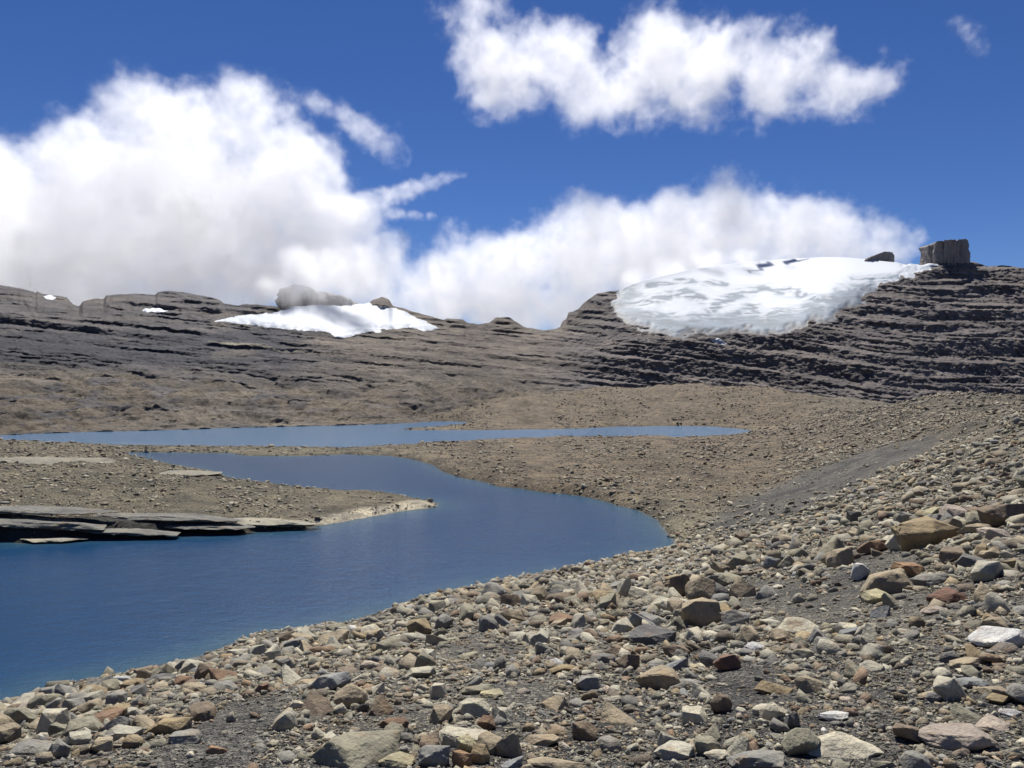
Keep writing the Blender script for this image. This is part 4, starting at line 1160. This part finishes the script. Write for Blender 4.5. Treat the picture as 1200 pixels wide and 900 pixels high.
for i, (px, py, w, h, lab, dp) in enumerate(SLABS2):
    d = sy[i]; s = d / FOC
    v, f = rock_shape(760 + i, 24, 'slab', rough=.055)
    v[:, 2] += .25 * pn(v[:, 0] * 3.2, v[:, 1] * 1.3, i + 2.0)
    v = v * np.array([w * s / 2, dp, h * s * .5])
    o = mesh_np('bedrock_slab', v, f, M_BED); o.data.set_sharp_from_angle(angle=R(35))
    o.location = ((px - 600) / FOC * (d + dp * .9), d + dp * .9, float(sz[i]) + h * s * .1); o.rotation_euler = (R(2), R(.8), R(-2))
    o.color = (*(np.array(PAL['pale']) * .55), 1)
    tag(o, lab, 'rock slab', 'bedrock slabs along the island bank', 'thing')

# ------------------------------------------------------------------ clouds: real vapour
def PW(px, py, d): return Vector(((px - 600) / FOC * d, d, (HY - py) / FOC * d))


def cloud_mat(dens):
    m = bpy.data.materials.new('cloud_vapour'); m.use_nodes = True
    n = m.node_tree; n.nodes.clear()
    o = n.nodes.new('ShaderNodeOutputMaterial'); v = n.nodes.new('ShaderNodeVolumePrincipled')
    v.inputs['Color'].default_value = (1, 1, 1, 1); v.inputs['Density'].default_value = dens
    v.inputs['Anisotropy'].default_value = 0.4
    n.links.new(v.outputs[0], o.inputs['Volume'])
    return m


def cloud(label, blobs, d, res, dens, nscale, namp, soft, seed=0.0, grow=0.0, rough=.62):
    """vapour density: round puffs melted together, their edges torn by noise; blobs are (column, row, radius, depth shift, vertical squash)"""
    s = d / FOC
    B = []
    for b in blobs:
        px, py, r, dd = b[:4]; sq = b[4] if len(b) > 4 else 1
        c = PW(px, py, d); B.append((c.x, c.y + dd * s, c.z, r * s, sq))
    A = np.array(B); pad = namp * 1.5 + soft
    mn = (A[:, :3] - A[:, 3:4]).min(0) - pad; mx = (A[:, :3] + A[:, 3:4]).max(0) + pad
    g = bpy.data.node_groups.new('cloud_field', 'GeometryNodeTree')
    g.interface.new_socket('Geometry', in_out='OUTPUT', socket_type='NodeSocketGeometry')
    N = g.nodes; L = g.links
    out = N.new('NodeGroupOutput'); vc = N.new('GeometryNodeVolumeCube'); pos = N.new('GeometryNodeInputPosition')

    def mt(op, a, b=None, c=None):
        m = N.new('ShaderNodeMath'); m.operation = op
        for i, q in enumerate((a, b, c)):
            if q is None: continue
            if isinstance(q, (int, float)): m.inputs[i].default_value = q
            else: L.new(q, m.inputs[i])
        return m.outputs[0]
    cur = None
    for (bx, by, bz, r, sq) in B:
        v = N.new('ShaderNodeVectorMath'); v.operation = 'SUBTRACT'; L.new(pos.outputs[0], v.inputs[0]); v.inputs[1].default_value = (bx, by, bz)
        if sq != 1:
            w = N.new('ShaderNodeVectorMath'); w.operation = 'MULTIPLY'; L.new(v.outputs[0], w.inputs[0]); w.inputs[1].default_value = (1, 1, 1 / sq); v = w
        l = N.new('ShaderNodeVectorMath'); l.operation = 'LENGTH'; L.new(v.outputs[0], l.inputs[0])
        q = mt('SUBTRACT', l.outputs['Value'], r)
        cur = q if cur is None else mt('SMOOTH_MIN', cur, q, soft * 2.0)

    def noise(scale, detail, rough, off):
        n = N.new('ShaderNodeTexNoise'); n.noise_dimensions = '4D'; n.inputs['W'].default_value = off; n.inputs['Scale'].default_value = scale
        n.inputs['Detail'].default_value = detail; n.inputs['Roughness'].default_value = rough; L.new(pos.outputs[0], n.inputs['Vector'])
        return n.outputs[0]
    e = mt('MULTIPLY_ADD', mt('SUBTRACT', noise(nscale, 8, rough, seed + .3), .5), -namp * 4, mt('SUBTRACT', cur, grow))
    den = N.new('ShaderNodeMapRange'); den.interpolation_type = 'SMOOTHSTEP'
    den.inputs['From Min'].default_value = soft; den.inputs['From Max'].default_value = -soft * 2
    L.new(e, den.inputs['Value'])
    puff = N.new('ShaderNodeMapRange'); puff.interpolation_type = 'SMOOTHSTEP'                # denser and thinner billows inside
    puff.inputs['From Min'].default_value = .36; puff.inputs['From Max'].default_value = .64; puff.inputs['To Min'].default_value = .45; puff.inputs['To Max'].default_value = 1.45
    L.new(noise(nscale * 2.6, 5, .6, seed + 40.7), puff.inputs['Value'])
    L.new(mt('MULTIPLY', den.outputs[0], puff.outputs[0]), vc.inputs['Density'])
    vc.inputs['Min'].default_value = mn; vc.inputs['Max'].default_value = mx
    ext = mx - mn; vs = ext.max() / res
    for k, a in enumerate('XYZ'): vc.inputs['Resolution ' + a].default_value = max(8, int(ext[k] / vs))
    mat = cloud_mat(dens)
    sm = N.new('GeometryNodeSetMaterial'); sm.inputs['Material'].default_value = mat
    L.new(vc.outputs[0], sm.inputs[0]); L.new(sm.outputs[0], out.inputs[0])
    me = bpy.data.volumes.new('cloud'); me.materials.append(mat)
    ob = bpy.data.objects.new('cloud', me); C.objects.link(ob)
    md = ob.modifiers.new('vapour', 'NODES'); md.node_group = g
    return tag(ob, label, 'cloud', 'clouds in the blue sky')


_P = dict(rough=.64)
cloud('huge white cumulus with grey belly over the low ridge and clouded summit',
      [(-60, 290, 110, 0), (10, 240, 70, -20), (40, 300, 100, 0), (110, 215, 75, 0), (120, 310, 90, -30), (185, 160, 48, -30), (190, 250, 100, 0), (235, 180, 62, -40), (300, 165, 55, -20), (330, 215, 70, 10),
       (270, 290, 95, -30), (380, 280, 70, 0), (340, 320, 60, -50), (430, 320, 55, 0), (480, 340, 40, 0), (425, 255, 30, 0), (540, 355, 30, 0)], 1050, 460, .014, .013, 52, 9, .0, 1, .72)
cloud('torn bright cloud floating alone high in the blue',
      [(555, 20, 22, 0, .9), (575, 60, 36, 10, .9), (600, 95, 34, 0, .8), (650, 75, 44, -10, .8), (690, 110, 42, 0, .8), (735, 95, 40, 10, .8), (770, 70, 50, 0, .8), (820, 100, 42, -10, .8), (850, 70, 40, 0, .75), (900, 95, 44, 0, .7), (940, 75, 34, 0, .8), (985, 100, 32, 0, .7), (1020, 95, 18, 0, .8)],
      1300, 460, .011, .010, 84, 14, 3.0, 9, .73)
cloud('long white cloud bank rising behind the glacier crest',
      [(520, 335, 36, 0), (575, 315, 44, 0), (625, 310, 44, 0), (600, 350, 50, 0), (690, 300, 60, 0), (680, 350, 50, 0), (740, 290, 55, 0), (790, 275, 52, 0), (840, 270, 52, 0), (800, 310, 60, 0), (890, 275, 48, 0), (930, 275, 42, 0), (980, 285, 36, 0), (1030, 290, 26, 0), (900, 305, 50, 0), (1000, 305, 30, 0)],
      1250, 460, .015, .013, 50, 10, 5.0, 6, .72)
cloud('thin ragged cloud wisp beside the huge cumulus', [(362, 120, 9, 0, .6), (380, 124, 13, 0, .5), (400, 132, 15, 0, .5), (415, 143, 17, 0, .6), (432, 153, 16, 0, .6), (448, 164, 15, 0, .6), (458, 178, 11, 0, .9), (462, 192, 7, 0, 1)], 1100, 190, .010, .022, 34, 7, 9.0, 3, .74)
cloud('small bright cloud arm reaching out from the huge cumulus', [(415, 245, 20, 0, .7), (435, 236, 18, 0, .6), (452, 229, 16, 0, .55), (470, 224, 15, 0, .5), (488, 218, 13, 0, .5), (505, 213, 12, 0, .5), (522, 209, 10, 0, .5), (536, 207, 7, 0, .5), (465, 250, 12, 0, .5), (485, 251, 10, 0, .45), (505, 252, 7, 0, .4)], 1080, 200, .018, .025, 22, 5, 12.0, 3, .70)
cloud('faint wisp alone in the upper right sky', [(1122, 24, 5, 0, 1), (1130, 32, 7, 0, 1), (1138, 43, 8, 0, 1), (1146, 53, 7, 0, 1), (1150, 62, 4, 0, 1)], 1300, 90, .008, .035, 20, 7, 15.0, 1, .72)
cloud('grey cloud cap drifting across the rock summit', [(335, 332, 18, 0, .7), (362, 329, 24, 0, .7), (392, 332, 20, 0, .7), (418, 338, 12, 0, .6), (315, 334, 16, 0, .8), (350, 314, 22, 6), (385, 314, 22, 6), (415, 322, 18, 6), (345, 343, 10, 2), (372, 344, 11, 2), (402, 346, 9, 2)], d_s + 12, 140, .07, .03, 12, 6, 17.0, 3, .64)
_, d_g, _ = mtn_at(820)
cloud('thin bright mist lying over the upper rim of the glacier', [(745, 328, 14, 0, .7), (785, 316, 17, 0, .6), (830, 307, 16, 0, .6), (875, 302, 14, 0, .6), (920, 298, 12, 0, .6)], d_g + 12, 150, .03, .03, 14, 8, 21.0, 3, .64)
